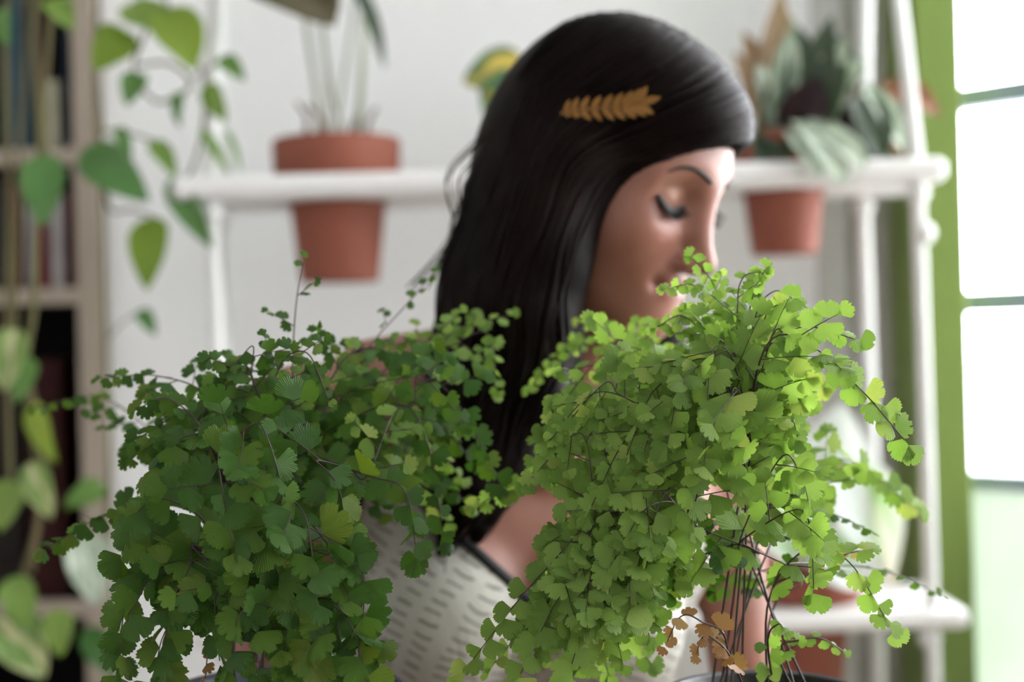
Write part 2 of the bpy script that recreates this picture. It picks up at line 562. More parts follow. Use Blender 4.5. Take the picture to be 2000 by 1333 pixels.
board('board', SHX0, SHX1, UZ0, UZ1, UP_POTS, 0)
board('board', SHX0 + 0.01, SHX1 + 0.012, LZ0, LZ1, LO_POTS, 0)
for xf, xb, apx in ((0.472, 0.447, 0.452), (-0.342, -0.368, -0.33)):
    apex = np.array([apx, 1.72, 1.815])
    for x, y in ((xf, 1.640), (xb, 1.795)):
        mb = MB()
        mb.tube([apex, (x, y, UZ1), (x, y, UZ0), (x + 0.004, y, LZ1), (x + 0.004, y, LZ0 - 0.35)], 0.0085 if y < 1.7 else 0.0095, 10)
        mb.build('rope', M['rope'], shelf, True, SORG)
        for z in (UZ0 - 0.012, LZ0 - 0.012):
            mb = MB(); mb.lathe([(0.0, -0.013), (0.010, -0.010), (0.0145, 0), (0.010, 0.010), (0.0, 0.012)], (x, y, z), 14); mb.build('knot', M['rope'], shelf, True, SORG)
    mb = MB(); mb.tube([apex, (apx, 1.72, 2.62)], 0.0085, 10); mb.build('rope', M['rope'], shelf, True, SORG)
    mb = MB(); mb.lathe([(0.0, -0.014), (0.013, -0.008), (0.016, 0), (0.013, 0.010), (0.0, 0.014)], apex, 14); mb.build('knot', M['rope'], shelf, True, SORG)
mb = MB(); mb.lathe([(0.0, -0.014), (0.010, -0.010), (0.0135, 0), (0.010, 0.010), (0.0, 0.014)], (0.477, 1.636, 1.212), 14); mb.build('knot', M['rope'], shelf, True, SORG)


def clay_pot(root, z, sc, mat):
    """z: underside of the rim, which rests on the board; coordinates relative to the root"""
    mb = MB()
    mb.lathe([(0.0, -0.122 * sc), (0.046 * sc, -0.122 * sc), (0.047 * sc, -0.119 * sc), (0.0605 * sc, 0.0)], (0, 0, z), 48)
    mb.lathe([(0.0605 * sc, 0.0), (0.0730 * sc, 0.0006), (0.0755 * sc, 0.004 * sc), (0.0770 * sc, 0.044 * sc), (0.0755 * sc, 0.048 * sc), (0.0700 * sc, 0.048 * sc), (0.0680 * sc, 0.030 * sc), (0, 0.030 * sc)], (0, 0, z), 48)
    mb.build('pot', mat, root)
    mb = MB(); mb.lathe([(0.0675 * sc, 0.0315 * sc), (0.04 * sc, 0.037 * sc), (0.0, 0.04 * sc)], (0, 0, z), 32); mb.build('soil', M['soil'], root)


def plant(name, label, x, ztop, sc, mat='terracotta'):
    org = np.array([x, PY, ztop - 0.122 * sc])
    r = thing(name, label, 'potted plant', org)
    clay_pot(r, 0.122 * sc + 0.0005, sc, M[mat])
    return r, org


# upper left: pale stalks with an olive-brown leaf above
r, o = plant('potted_plant', 'terracotta pot of tall thin pale stalks topped by an olive-brown leaf, on the upper board', -0.205, UZ1, 1.0)
soil = np.array([-0.205, PY, UZ1 + 0.03])
for a, b, c, rad in (((625, 255), (612, 150), (596, 30), .0034), ((640, 255), (640, 160), (625, 20), .0026), ((655, 255), (672, 150), (690, 20), .0022),
                     ((700, 255), (708, 150), (712, 20), .0034), ((668, 258), (650, 190), (632, 60), .0022), ((690, 258), (700, 200), (708, 60), .0022)):
    tube_part('stalk', [soil + np.array([(a[0] - 668) * .0006, 0, 0]), W(*a, 1.71), W(*b, 1.70), W(*c, 1.69), W(c[0], -60, 1.68)], (rad, rad * .8), M['stem_grey'], r, o)
for a, b in (((600, 235), (580, 200)), ((630, 240), (600, 205)), ((720, 240), (735, 210)), ((690, 245), (700, 225))):
    tube_part('dry_stub', [soil + np.array([(a[0] - 668) * .0006, 0, 0]), W(*a, 1.70), W(*b, 1.69)], (.003, .002), M['rust_leaf'], r, o, 8)
leafobj(r, o, W(470, -150, 1.66), W(655, 52, 1.64), 0.135, M['olive_leaf'], heart, 0.9, (-0.25, -0.75, 0.6), seed=2)
leafobj(r, o, W(690, -40, 1.67), W(752, 135, 1.66), 0.020, M['dark_leaf'], lance, 0.5, (0.4, -0.8, 0.3), seed=3)
tube_part('stalk', [W(625, 20, 1.69), W(600, -60, 1.68), W(560, -110, 1.67), W(470, -150, 1.66)], (.0025, .002), M['stem_grey'], r, o, 12)
tube_part('stalk', [W(712, 20, 1.69), W(708, -30, 1.68), W(690, -40, 1.67)], (.0025, .002), M['stem_grey'], r, o, 12)

# upper middle: variegated plant mostly behind the head
r, o = plant('potted_plant', 'potted plant with a dark green and yellow leaf showing behind the head', 0.060, UZ1, 0.95)
soil = np.array([0.060, PY, UZ1 + 0.03])
for (a, b, w_, s_) in (((1025, 135), (903, 160), .062, 1), ((1000, 135), (958, 262), .060, 2), ((1120, 110), (1190, 60), .05, 4), ((1130, 160), (1220, 200), .05, 5)):
    tube_part('stalk', [soil, W((a[0] + 1085) / 2, (a[1] + 240) / 2, 1.70), W(*a, 1.69)], (.003, .002), M['stem_vine'], r, o, 12)
    leafobj(r, o, W(*a, 1.69), W(*b, 1.67), w_, M['croton'], heart, 0.4, (0.1, -0.95, 0.2), seed=s_)

# upper right: mottled strap leaves in a small terracotta pot
r, o = plant('potted_plant', 'terracotta pot of mottled grey-green strap leaves beside the front rope, on the upper board', 0.331, UZ1, 0.84)
soil = np.array([0.331, PY, UZ1 + 0.025])
for a, b, w_, mt, bd, d in (((1500, 230), (1535, 20), .060, 'aloe', -.3, 1.70), ((1520, 240), (1590, 80), .050, 'aloe', .3, 1.69), ((1530, 230), (1490, 110), .055, 'aloe', .4, 1.70),
                            ((1560, 215), (1602, 345), .036, 'aloe', .9, 1.598), ((1610, 180), (1648, 362), .042, 'aloe', .8, 1.598), ((1630, 150), (1692, 120), .045, 'aloe', .9, 1.66), ((1640, 200), (1690, 330), .038, 'aloe', .8, 1.605),
                            ((1490, 250), (1432, 100), .040, 'brown_leaf', .5, 1.69), ((1470, 140), (1525, -20), .040, 'brown_leaf', .3, 1.70), ((1490, 120), (1450, 60), .04, 'brown_leaf', .3, 1.70),
                            ((1540, 240), (1545, 140), .075, 'dark_leaf', .4, 1.70), ((1590, 230), (1625, 30), .045, 'dark_leaf', .4, 1.655), ((1600, 200), (1560, 50), .05, 'dark_leaf', .5, 1.66), ((1590, 230), (1655, 120), .06, 'dark_leaf', .4, 1.645), ((1580, 240), (1600, 150), .06, 'plum_leaf', .4, 1.64), ((1510, 200), (1545, 60), .035, 'aloe', .3, 1.65), ((1600, 130), (1660, 80), .03, 'aloe', .5, 1.65),
                            ((1510, 240), (1478, 320), .045, 'dark_leaf', .8, 1.63), ((1500, 240), (1530, 315), .045, 'dark_leaf', .8, 1.625), ((1560, 250), (1640, 170), .06, 'aloe', .5, 1.71)):
    leafobj(r, o, soil * .5 + W(*a, d) * .5, W(*b, d), w_, M[mt], strap if mt == 'aloe' else lance, bd, seed=int(a[0]), nu=14)
# a small plum-black pot standing behind it
pc = np.array([0.428, 1.733, UZ1])
pr = thing('potted_plant', 'small plum-black plastic pot with a leaning rust and green plant, behind the rope', 'potted plant', pc)
mb = MB(); mb.lathe([(0.0, 0.0), (0.026, 0.0), (0.033, 0.062), (0.036, 0.063), (0.036, 0.074), (0.031, 0.074), (0.030, 0.064), (0, 0.064)], (0, 0, 0), 32); mb.build('pot', M['plum_pot'], pr)
mb = MB(); mb.lathe([(0.030, 0.065), (0.0, 0.068)], (0, 0, 0), 24); mb.build('soil', M['soil'], pr)
ps = pc + np.array([0, 0, 0.067])
for a, b, w_, mt, bd, d in (((1690, 170), (1765, 300), .034, 'aloe', .8, 1.70), ((1720, 170), (1838, 225), .050, 'rust_leaf', .6, 1.73), ((1680, 190), (1720, 320), .05, 'dark_leaf', .8, 1.69),
                            ((1710, 200), (1760, 310), .045, 'rust_leaf', .6, 1.73), ((1700, 220), (1700, 320), .045, 'dark_leaf', .5, 1.72), ((1640, 110), (1640, 180), .06, 'dark_leaf', .5, 1.74), ((1650, 80), (1585, 150), .05, 'dark_leaf', .7, 1.73)):
    tube_part('stalk', [ps, ps * .4 + W(*a, d) * .6 + np.array([0, 0, .012]), W(*a, d)], (.002, .0016), M['stem_vine'], pr, pc, 10)
    leafobj(pr, pc, W(*a, d), W(*b, d - .02), w_, M[mt], lance, bd, seed=int(a[0]) + 3)

# lower right: big white-banded leaves
r, o = plant('potted_plant', 'terracotta pot of broad white-banded leaves with one tan leaf, on the lower board', 0.345, LZ1, 0.88)
soil = np.array([0.345, PY, LZ1 + 0.027])
for a, b, w_, mt, bd, d in (((1590, 1110), (1650, 785), .120, 'big_leaf', -.5, 1.68), ((1650, 900), (1728, 1150), .085, 'big_leaf', .9, 1.66), ((1722, 925), (1752, 1150), .046, 'tan_leaf', -.8, 1.655),
                            ((1600, 1060), (1690, 1150), .070, 'big_leaf', .8, 1.64), ((1560, 1060), (1510, 880), .080, 'big_leaf', .5, 1.69), ((1570, 1070), (1480, 1010), .07, 'big_leaf', .7, 1.66)):
    tube_part('stalk', [soil, soil * .5 + W(*a, d) * .5 + np.array([0, 0, .02]), W(*a, d)], (.003, .0024), M['stem_vine'], r, o, 10)
    leafobj(r, o, W(*a, d), W(*b, d), w_, M[mt], heart if mt == 'big_leaf' else lance, bd, (0.1, -0.9, 0.35) if mt == 'big_leaf' else (0.75, -0.6, 0.2), seed=int(a[0]))
# lower left: only glimpsed through the left fern
r, o = plant('potted_plant', 'terracotta pot with soft green leaves glimpsed behind the darker fern, on the lower board', -0.17, LZ1, 0.88)
soil = np.array([-0.17, PY, LZ1 + 0.027])
for k, (dx, dz) in enumerate(((-.06, .09), (.0, .11), (.05, .08), (-.03, .12))):
    a = soil + np.array([dx * .5, -.01, dz * .7])
    tube_part('stalk', [soil, (soil + a) / 2 + np.array([0, 0, .01]), a], (.0025, .002), M['stem_vine'], r, o, 8)
    leafobj(r, o, a, a + np.array([dx, -.02, .03]), .05, M['pothos'], heart, .7, seed=k)

# ------------------------------------------------------------------ bookcase, books, trailing pothos
BX0, BX1, BY0, BY1, BH = -1.245, -0.555, 1.925, 2.19, 2.07
BO = np.array([(BX0 + BX1) / 2, (BY0 + BY1) / 2, 0])
bc = thing('bookcase', 'weathered wooden bookcase with dark interior at the left edge', 'bookcase', BO)
for x in (BX0, BX1 - 0.032):
    boxobj('post', (x, BY0, 0), (x + 0.032, BY0 + 0.03, BH), M['old_wood'], bc, 0.002, BO)
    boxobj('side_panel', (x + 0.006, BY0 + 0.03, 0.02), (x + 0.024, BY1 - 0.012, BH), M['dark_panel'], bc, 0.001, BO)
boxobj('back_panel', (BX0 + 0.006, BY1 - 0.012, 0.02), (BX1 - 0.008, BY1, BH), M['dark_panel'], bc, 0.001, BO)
boxobj('top', (BX0, BY0 , BH), (BX1, BY1, BH + 0.022), M['old_wood'], bc, 0.003, BO)
SHZ = (0.08, 0.42, 0.763, 1.188, 1.378, 1.72)
for z in SHZ:
    boxobj('shelf', (BX0 + 0.024, BY0 + 0.002, z - 0.022), (BX1 - 0.026, BY0 + 0.020, z), M['old_wood'], bc, 0.002, BO)
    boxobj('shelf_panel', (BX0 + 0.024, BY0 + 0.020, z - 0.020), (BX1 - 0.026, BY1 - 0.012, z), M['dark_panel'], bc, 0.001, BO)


def book(label, x, w, h, z, col, page=(0.62, 0.58, 0.5), depth=0.13, group=None, tilt=0.0):
    nm = 'cover_%02x%02x%02x' % tuple(int(c * 255) for c in col)
    mc_ = bpy.data.materials.get(nm) or simple(nm, col, tuple(c * .8 for c in col), 25, 0.7, spec=0.15)
    mp_ = bpy.data.materials.get('pages') or simple('pages', page, tuple(c * .85 for c in page), 90, 0.9, stretch=(1, 30, 1))
    x, w, h = x * 1.135, w * 1.13, h * 1.13
    b_ = thing('book', label, 'book', (x + w / 2, BY0 + 0.025 + depth / 2, z), group)
    b_.rotation_euler.y = tilt
    mb = MB()
    mb.box((-w / 2, -depth / 2, 0), (-w / 2 + 0.002, depth / 2, h)); mb.box((w / 2 - 0.002, -depth / 2, 0), (w / 2, depth / 2, h)); mb.box((-w / 2, -depth / 2, 0), (w / 2, -depth / 2 + 0.003, h))
    mb.build('cover', mc_, b_, False)
    mb = MB(); mb.box((-w / 2 + 0.0025, -depth / 2 + 0.0035, 0.003), (w / 2 - 0.0025, depth / 2 - 0.004, h - 0.004)); mb.build('pages', mp_, b_, False)


XR = BX1 - 0.032
for lab, x, w, h, col in (('tall teal-blue book on the upper shelf, left of the weathered post', -0.600, 0.028, 0.200, (0.020, 0.062, 0.095)),
                          ('dark green book at the frame edge on the upper shelf', -0.634, 0.030, 0.215, (0.020, 0.035, 0.025)),
                          ('brown-spined book beside the teal one on the upper shelf', -0.570, 0.012, 0.19, (0.09, 0.055, 0.045)),
                          ('short cream book near the post on the upper shelf', -0.555, 0.016, 0.085, (0.50, 0.48, 0.36)),
                          ('thin midnight-blue book against the post on the upper shelf', -0.536, 0.012, 0.18, (0.012, 0.022, 0.035)),
                          ('black book out at the left on the upper shelf', -0.680, 0.040, 0.22, (0.015, 0.014, 0.016))):
    book(lab, x, w, h, SHZ[4], col, group='books on the upper shelf')
for lab, x, w, h, col in (('maroon book in the row on the middle shelf', -0.606, 0.020, 0.125, (0.085, 0.012, 0.018)),
                          ('pale grey book in the row on the middle shelf', -0.585, 0.014, 0.118, (0.33, 0.31, 0.31)),
                          ('crimson book in the row on the middle shelf', -0.570, 0.014, 0.122, (0.16, 0.018, 0.03)),
                          ('off-white book near the post on the middle shelf', -0.555, 0.018, 0.115, (0.42, 0.39, 0.39)),
                          ('dark wine-red book against the post on the middle shelf', -0.536, 0.012, 0.12, (0.07, 0.012, 0.018)),
                          ('charcoal book at the frame edge on the middle shelf', -0.634, 0.026, 0.13, (0.03, 0.028, 0.03))):
    book(lab, x, w, h, SHZ[3], col, group='books on the middle shelf')
for lab, x, w, h, col in (('black-red book in the dark compartment below the books', -0.590, 0.045, 0.29, (0.030, 0.006, 0.006)), ('brown-black album in the dark compartment below the books', -0.640, 0.045, 0.27, (0.014, 0.010, 0.009))):
    book(lab, x, w, h, SHZ[2], col, group='books in the dark compartment')

PO = np.array([-0.585, 1.70, 1.78])
po = thing('trailing_pothos', 'trailing pothos with heart-shaped leaves and long vines hanging before the bookcase', 'potted plant', PO)
mb = MB(); mb.lathe([(0.0, 0.0), (0.060, 0.0), (0.085, 0.11), (0.092, 0.112), (0.092, 0.135), (0.085, 0.135), (0.082, 0.11), (0, 0.11)], (0, 0, 0), 40); mb.build('pot', M['terracotta'], po)
mb = MB(); mb.lathe([(0.081, 0.112), (0.0, 0.118)], (0, 0, 0), 24); mb.build('soil', M['soil'], po)
for k in range(3):
    a_ = k * 2.0944
    mb = MB(); mb.tube([(0.09 * math.cos(a_), 0.09 * math.sin(a_), 0.13), (0, 0, 0.55), (0, 0, 0.84)], 0.003, 6); mb.build('hanger_cord', M['rope'], po)
POT_TOP = PO + np.array([0, 0, 0.118])
VD = 1.62
for pts, rad in (([(15, -120), (12, 100), (18, 400), (14, 700), (20, 950)], .0042), ([(75, -120), (66, 60), (78, 300), (72, 440), (66, 600), (52, 720), (84, 900), (60, 1120)], .0050),
                 ([(100, -120), (95, 80), (85, 200), (88, 310)], .0040), ([(182, -120), (186, 150), (200, 420), (205, 650), (212, 900), (205, 1050)], .0030),
                 ([(45, -120), (40, 300), (30, 650), (55, 800), (75, 1000), (20, 1200)], .0036), ([(230, -120), (290, 20), (262, 130), (300, 196), (352, 186), (372, 158), (330, 124), (270, 128)], .0026),
                 ([(300, -120), (330, 20), (385, 120), (400, 170), (395, 260), (370, 340), (335, 355)], .0024), ([(205, 340), (215, 410), (255, 410), (300, 425)], .0022), ([(190, 260), (230, 255), (300, 275)], .0020), ([(186, 150), (200, 250), (178, 300)], .0022),
                 ([(372, 158), (410, 130), (440, 112)], .0014), ([(212, 660), (240, 630), (275, 608)], .0012), ([(262, 130), (270, 150)], .0014)):
    w_ = [W(x, y, VD + (0.03 if x > 150 else 0.0)) for x, y in pts]
    if pts[0][1] < 0:
        w_ = [POT_TOP + np.array([0.0, -0.03, 0]), POT_TOP + np.array([(w_[0][0] - PO[0]) * .7, -0.10, 0.03])] + w_
    tube_part('vine', w_, rad * 0.8, M['stem_vine'], po, PO, 50, 8)
for k, (a, b, wpx, mt) in enumerate((((250, 62), (186, 140), 85, 'pothos_lime'), ((250, 10), (335, 75), 90, 'pothos'), ((325, 20), (378, 138), 105, 'pothos_lime'), ((432, 112), (478, 158), 40, 'pothos'),
                                     ((404, 165), (442, 240), 48, 'pothos'), ((272, 145), (248, 208), 52, 'pothos'), ((392, 255), (448, 345), 24, 'pothos'), ((165, 292), (292, 394), 92, 'pothos'),
                                     ((298, 276), (345, 350), 42, 'pothos'), ((335, 350), (416, 486), 56, 'pothos'), ((300, 425), (288, 568), 80, 'pothos_lime'), ((272, 606), (304, 656), 34, 'pothos'),
                                     ((88, 302), (84, 445), 84, 'pothos'), ((100, 0), (142, 60), 55, 'pothos'), ((30, 645), (6, 765), 74, 'pothos_mottled'), ((66, 790), (112, 905), 52, 'pothos_lime'),
                                     ((60, 905), (102, 1015), 62, 'pothos_mottled'), ((165, 1045), (188, 1185), 90, 'aloe'), ((112, 1192), (118, 1285), 62, 'pothos'), ((0, 1205), (88, 1325), 105, 'pothos_mottled'),
                                     ((205, 955), (128, 995), 56, 'pothos'), ((20, 940), (0, 1040), 70, 'pothos'), ((355, 180), (352, 250), 30, 'pothos'), ((440, 255), (470, 340), 14, 'pothos'),
                                     ((230, 250), (255, 320), 30, 'pothos'), ((60, 700), (30, 790), 46, 'pothos'), ((0, 20), (20, 90), 50, 'pothos'), ((20, 1130), (60, 1230), 70, 'pothos'), ((170, 1230), (230, 1320), 60, 'pothos'))):
    d = VD + (0.02 if a[0] > 150 else -0.01)
    rr_ = random.Random(k)
    lf = leafobj(po, PO, W(*a, d), W(*b, d - .015), wpx * d / FPX, M[mt], heart, rr_.uniform(.4, 1.0), (rr_.uniform(-.4, .4), -0.85, rr_.uniform(.1, .7)), seed=k, wave=.04, fold=rr_.uniform(.1, .45))

# ------------------------------------------------------------------ implicit surfaces for the figure
def ell(c, r, k=0.02, R=None):
    return ('ell', np.asarray(c, float), np.asarray(r, float), k, R)


def cap(a, b, ra, rb, k=0.02):
    return ('cap', np.asarray(a, float), np.asarray(b, float), ra, rb, k)


def prim_d(p, X, Y, Z):
    if p[0] == 'ell':
        _, c, r, k, R = p
        x, y, z = X - c[0], Y - c[1], Z - c[2]
        if R is not None:
            x, y, z = (R[0, 0] * x + R[1, 0] * y + R[2, 0] * z, R[0, 1] * x + R[1, 1] * y + R[2, 1] * z, R[0, 2] * x + R[1, 2] * y + R[2, 2] * z)
        k0 = np.sqrt((x / r[0]) ** 2 + (y / r[1]) ** 2 + (z / r[2]) ** 2) + 1e-9
        k1 = np.sqrt((x / r[0] ** 2) ** 2 + (y / r[1] ** 2) ** 2 + (z / r[2] ** 2) ** 2) + 1e-9
        return k0 * (k0 - 1) / k1
    _, a, b, ra, rb, k = p
    ba = b - a
    h = ((X - a[0]) * ba[0] + (Y - a[1]) * ba[1] + (Z - a[2]) * ba[2]) / (ba @ ba)
    h = np.clip(h, 0, 1)
    return np.sqrt((X - a[0] - h * ba[0]) ** 2 + (Y - a[1] - h * ba[1]) ** 2 + (Z - a[2] - h * ba[2]) ** 2) - (ra + h * (rb - ra))


def smin(a, b, k):
    h = np.maximum(k - np.abs(a - b), 0) / k
    return np.minimum(a, b) - h * h * k * 0.25


def prim_box(p):
    if p[0] == 'ell':
        m = p[2].max()
        return p[1] - m, p[1] + m
    m = max(p[3], p[4])
    return np.minimum(p[1], p[2]) - m, np.maximum(p[1], p[2]) + m


def pk(p):
    return p[3] if p[0] == 'ell' else p[5]


def eval_pts(ops, P):
    X, Y, Z = P[:, 0], P[:, 1], P[:, 2]
    d = np.full(len(P), 1.0)
    for sgn, p in ops:
        q = prim_d(p, X, Y, Z)
        d = smin(d, q, pk(p)) if sgn > 0 else -smin(-d, q, pk(p))
    return d


def eval_grid(ops, lo, hi, h):
    ax = [np.arange(lo[i], hi[i] + h, h, dtype=np.float32) for i in range(3)]
    f = np.full([len(a) for a in ax], 1.0, np.float32)
    for sgn, p in ops:
        k = pk(p)
        a, b = prim_box(p)
        sl = []
        for i in range(3):
            i0 = max(0, int((a[i] - k - 4 * h - lo[i]) / h))
            i1 = min(len(ax[i]), int((b[i] + k + 4 * h - lo[i]) / h) + 1)
            sl.append(slice(i0, max(i0, i1)))
        sl = tuple(sl)
        if any(s.start >= s.stop for s in sl):
            continue
        q = prim_d(p, ax[0][sl[0]][:, None, None], ax[1][sl[1]][None, :, None], ax[2][sl[2]][None, None, :]).astype(np.float32)
        f[sl] = smin(f[sl], q, k) if sgn > 0 else -smin(-f[sl], q, k)
    return f, ax


def surface_nets(f, ax):
    h = float(ax[0][1] - ax[0][0])
    org = np.array([a[0] for a in ax], float)
    s = f < 0
    c = [s[i:s.shape[0] - 1 + i, j:s.shape[1] - 1 + j, k:s.shape[2] - 1 + k] for i in (0, 1) for j in (0, 1) for k in (0, 1)]
    tot = sum(x.astype(np.int8) for x in c)
    idx = np.argwhere((tot > 0) & (tot < 8))
    off = np.array([(i, j, k) for i in (0, 1) for j in (0, 1) for k in (0, 1)])
    val = np.stack([f[idx[:, 0] + o[0], idx[:, 1] + o[1], idx[:, 2] + o[2]] for o in off], 1).astype(float)
    acc = np.zeros((len(idx), 3)); cnt = np.zeros(len(idx))
    for a in range(8):
        for b in range(a + 1, 8):
            if np.abs(off[a] - off[b]).sum() == 1:
                va, vb = val[:, a], val[:, b]
                m = (va < 0) != (vb < 0)
                t = np.where(m, va / np.where(m, va - vb, 1), 0)
                acc += m[:, None] * (off[a] + t[:, None] * (off[b] - off[a]))
                cnt += m
    verts = org + h * (idx + acc / cnt[:, None])
    ids = np.full(tot.shape, -1, np.int32)
    ids[idx[:, 0], idx[:, 1], idx[:, 2]] = np.arange(len(idx))
    faces = []
    for axis in range(3):
        s0 = [slice(None)] * 3; s1 = [slice(None)] * 3
        s0[axis] = slice(0, -1); s1[axis] = slice(1, None)
        e = np.argwhere(s[tuple(s0)] != s[tuple(s1)])
        u, v = (axis + 1) % 3, (axis + 2) % 3
        ok = (e[:, u] > 0) & (e[:, v] > 0) & (e[:, u] < f.shape[u] - 1) & (e[:, v] < f.shape[v] - 1)
        e = e[ok]
        def cell(du, dv):
            q = e.copy(); q[:, u] += du; q[:, v] += dv
            return ids[q[:, 0], q[:, 1], q[:, 2]]
        q = np.stack([cell(-1, -1), cell(0, -1), cell(0, 0), cell(-1, 0)], 1)
        flip = ~s[e[:, 0], e[:, 1], e[:, 2]]
        q[flip] = q[flip][:, ::-1]
        faces.append(q)
    return verts, np.vstack(faces)


def np_mesh(name, v, q, mat, parent=None, tint=None, origin=None, smooth_iter=0):
    if origin is not None:
        v = v - np.asarray(origin)
    me = bpy.data.meshes.new(name)
    me.vertices.add(len(v)); me.vertices.foreach_set('co', v.astype(np.float32).ravel())
    me.loops.add(q.size); me.loops.foreach_set('vertex_index', q.astype(np.int32).ravel())
    me.polygons.add(len(q))
    me.polygons.foreach_set('loop_start', np.arange(0, q.size, 4, dtype=np.int32))
    me.polygons.foreach_set('use_smooth', np.ones(len(q), bool))
    me.materials.append(mat)
    me.update(calc_edges=True)
    me.validate()
    if tint is not None:
        at = me.color_attributes.new('tint', 'FLOAT_COLOR', 'POINT')
        at.data.foreach_set('color', np.hstack([tint, np.ones((len(v), 1))]).astype(np.float32).ravel())
    return link(name, me, parent)


# ------------------------------------------------------------------ the woman
HYAW, HPITCH, HROLL, HS = math.radians(-34), math.radians(21), math.radians(-2), 0.965


def rotm(y, p, r):
    cy, sy, cp, sp, cr, sr = math.cos(y), math.sin(y), math.cos(p), math.sin(p), math.cos(r), math.sin(r)
    return np.array([[cy, -sy, 0], [sy, cy, 0], [0, 0, 1]]) @ np.array([[cp, 0, sp], [0, 1, 0], [-sp, 0, cp]]) @ np.array([[1, 0, 0], [0, cr, -sr], [0, sr, cr]])


HR = rotm(HYAW, HPITCH, HROLL)
HC = W(1188, 352, 1.13)


def hp(x, y, z):
    return HC + HS * (HR @ np.array([x, y, z], float))


def hell(c, r, k=0.02):
    return ell(hp(*c), np.array(r) * HS, k, HR)


def hcap(a, b, ra, rb, k=0.02):
    return cap(hp(*a), hp(*b), ra * HS, rb * HS, k)


head = [(1, hell((-0.012, 0, 0.028), (0.096, 0.074, 0.086), 0.01)),
        (1, hell((0.030, 0, -0.030), (0.054, 0.056, 0.078), 0.04)),
        (1, hell((0.042, 0, 0.030), (0.047, 0.060, 0.055), 0.03))]
for s in (-1, 1):
    head += [(1, hcap((-0.002, s * 0.046, -0.058), (0.060, s * 0.012, -0.094), 0.016, 0.014, 0.035)),
             (1, hell((0.050, s * 0.040, -0.026), (0.026, 0.024, 0.024), 0.03)),
             (1, hcap((0.080, s * 0.014, 0.019), (0.064, s * 0.046, 0.020), 0.009, 0.008, 0.02))]
head += [(1, hell((0.066, 0, -0.094), (0.020, 0.022, 0.017), 0.028)),
         (1, hell((0.066, 0, -0.062), (0.024, 0.030, 0.024), 0.02))]
for s in (-1, 1):
    head += [(-1, hell((0.094, s * 0.033, 0.004), (0.016, 0.019, 0.013), 0.022)),
             (1, hell((0.0675, s * 0.0315, 0.004), (0.0135, 0.0155, 0.0130), 0.006))]
head += [(1, hcap((0.084, 0, 0.014), (0.104, 0, -0.034), 0.0070, 0.0085, 0.016)),
         (1, hell((0.1055, 0, -0.0385), (0.0095, 0.0095, 0.0085), 0.008))]
for s in (-1, 1):
    head += [(1, hell((0.0940, s * 0.0115, -0.0420), (0.0100, 0.0065, 0.0075), 0.007)),
             (-1, hell((0.0985, s * 0.0060, -0.0490), (0.0050, 0.0030, 0.0030), 0.004))]
head += [(1, hcap((0.0830, -0.013, -0.0590), (0.0830, 0.013, -0.0590), 0.0052, 0.0052, 0.009)),
         (1, hcap((0.0865, -0.004, -0.0580), (0.0865, 0.004, -0.0580), 0.0040, 0.0040, 0.007)),
         (1, hcap((0.0830, -0.010, -0.0685), (0.0830, 0.010, -0.0685), 0.0058, 0.0058, 0.008)),
         (-1, hcap((0.0930, -0.016, -0.0632), (0.0930, 0.016, -0.0632), 0.0018, 0.0018, 0.005))]
for s in (-1, 1):
    head += [(-1, hell((0.0870, s * 0.0245, -0.0630), (0.006, 0.004, 0.004), 0.008)),
             (1, hell((-0.012, s * 0.074, -0.012), (0.016, 0.007, 0.028), 0.01))]   # ears under the hair

NB = W(1085, 790, 1.20)
SR = W(590, 850, 1.10)
SL = W(1400, 880, 1.27)
ER = W(505, 1480, 1.12)
EL = W(1462, 1420, 1.22)
TR = rotm(math.radians(18), 0, 0)
chestc = W(1015, 1120, 1.215)
body = list(head)
body += [(1, cap(hp(-0.030, 0, -0.050), NB, 0.052, 0.050, 0.035)),
         (1, ell(chestc, (0.138, 0.098, 0.150), 0.05, TR)),
         (1, cap(NB + np.array([0, .01, -.03]), SR, 0.048, 0.043, 0.05)),
         (1, cap(NB + np.array([0, .01, -.03]), SL, 0.048, 0.040, 0.05)),
         (1, cap(W(1080, 690, 1.205), W(740, 752, 1.16), 0.038, 0.036, 0.06)),
         (1, cap(W(1120, 690, 1.21), W(1300, 790, 1.25), 0.036, 0.034, 0.06)),
         (1, ell(W(830, 1010, 1.16), (0.07, 0.05, 0.07), 0.05)),
         (1, ell(W(1240, 1030, 1.21), (0.06, 0.05, 0.07), 0.05)),
         (1, ell(W(850, 1215, 1.105), (0.062, 0.055, 0.062), 0.03)),
         (1, ell(W(1175, 1225, 1.135), (0.060, 0.055, 0.062), 0.03)),
         (1, ell(W(1015, 1440, 1.23), (0.118, 0.085, 0.150), 0.06, TR))]
torso_ops = body[len(head) + 1:]
arm_ops = [(1, cap(SR, ER, 0.042, 0.034, 0.03)), (1, cap(SL, EL, 0.036, 0.0265, 0.03)),
           (1, ell(SR + np.array([0, 0, -.012]), (0.044, 0.044, 0.055), 0.03))]
body += arm_ops
# collar bones
body += [(1, cap(W(1020, 900, 1.125), W(700, 800, 1.11), 0.010, 0.010, 0.025)), (1, cap(W(1080, 905, 1.13), W(1330, 840, 1.22), 0.010, 0.010, 0.025))]

H = 0.002
f, ax = eval_grid(body, (-0.245, 0.95, 0.86), (0.285, 1.375, 1.385), H)
bv, bq = surface_nets(f, ax)
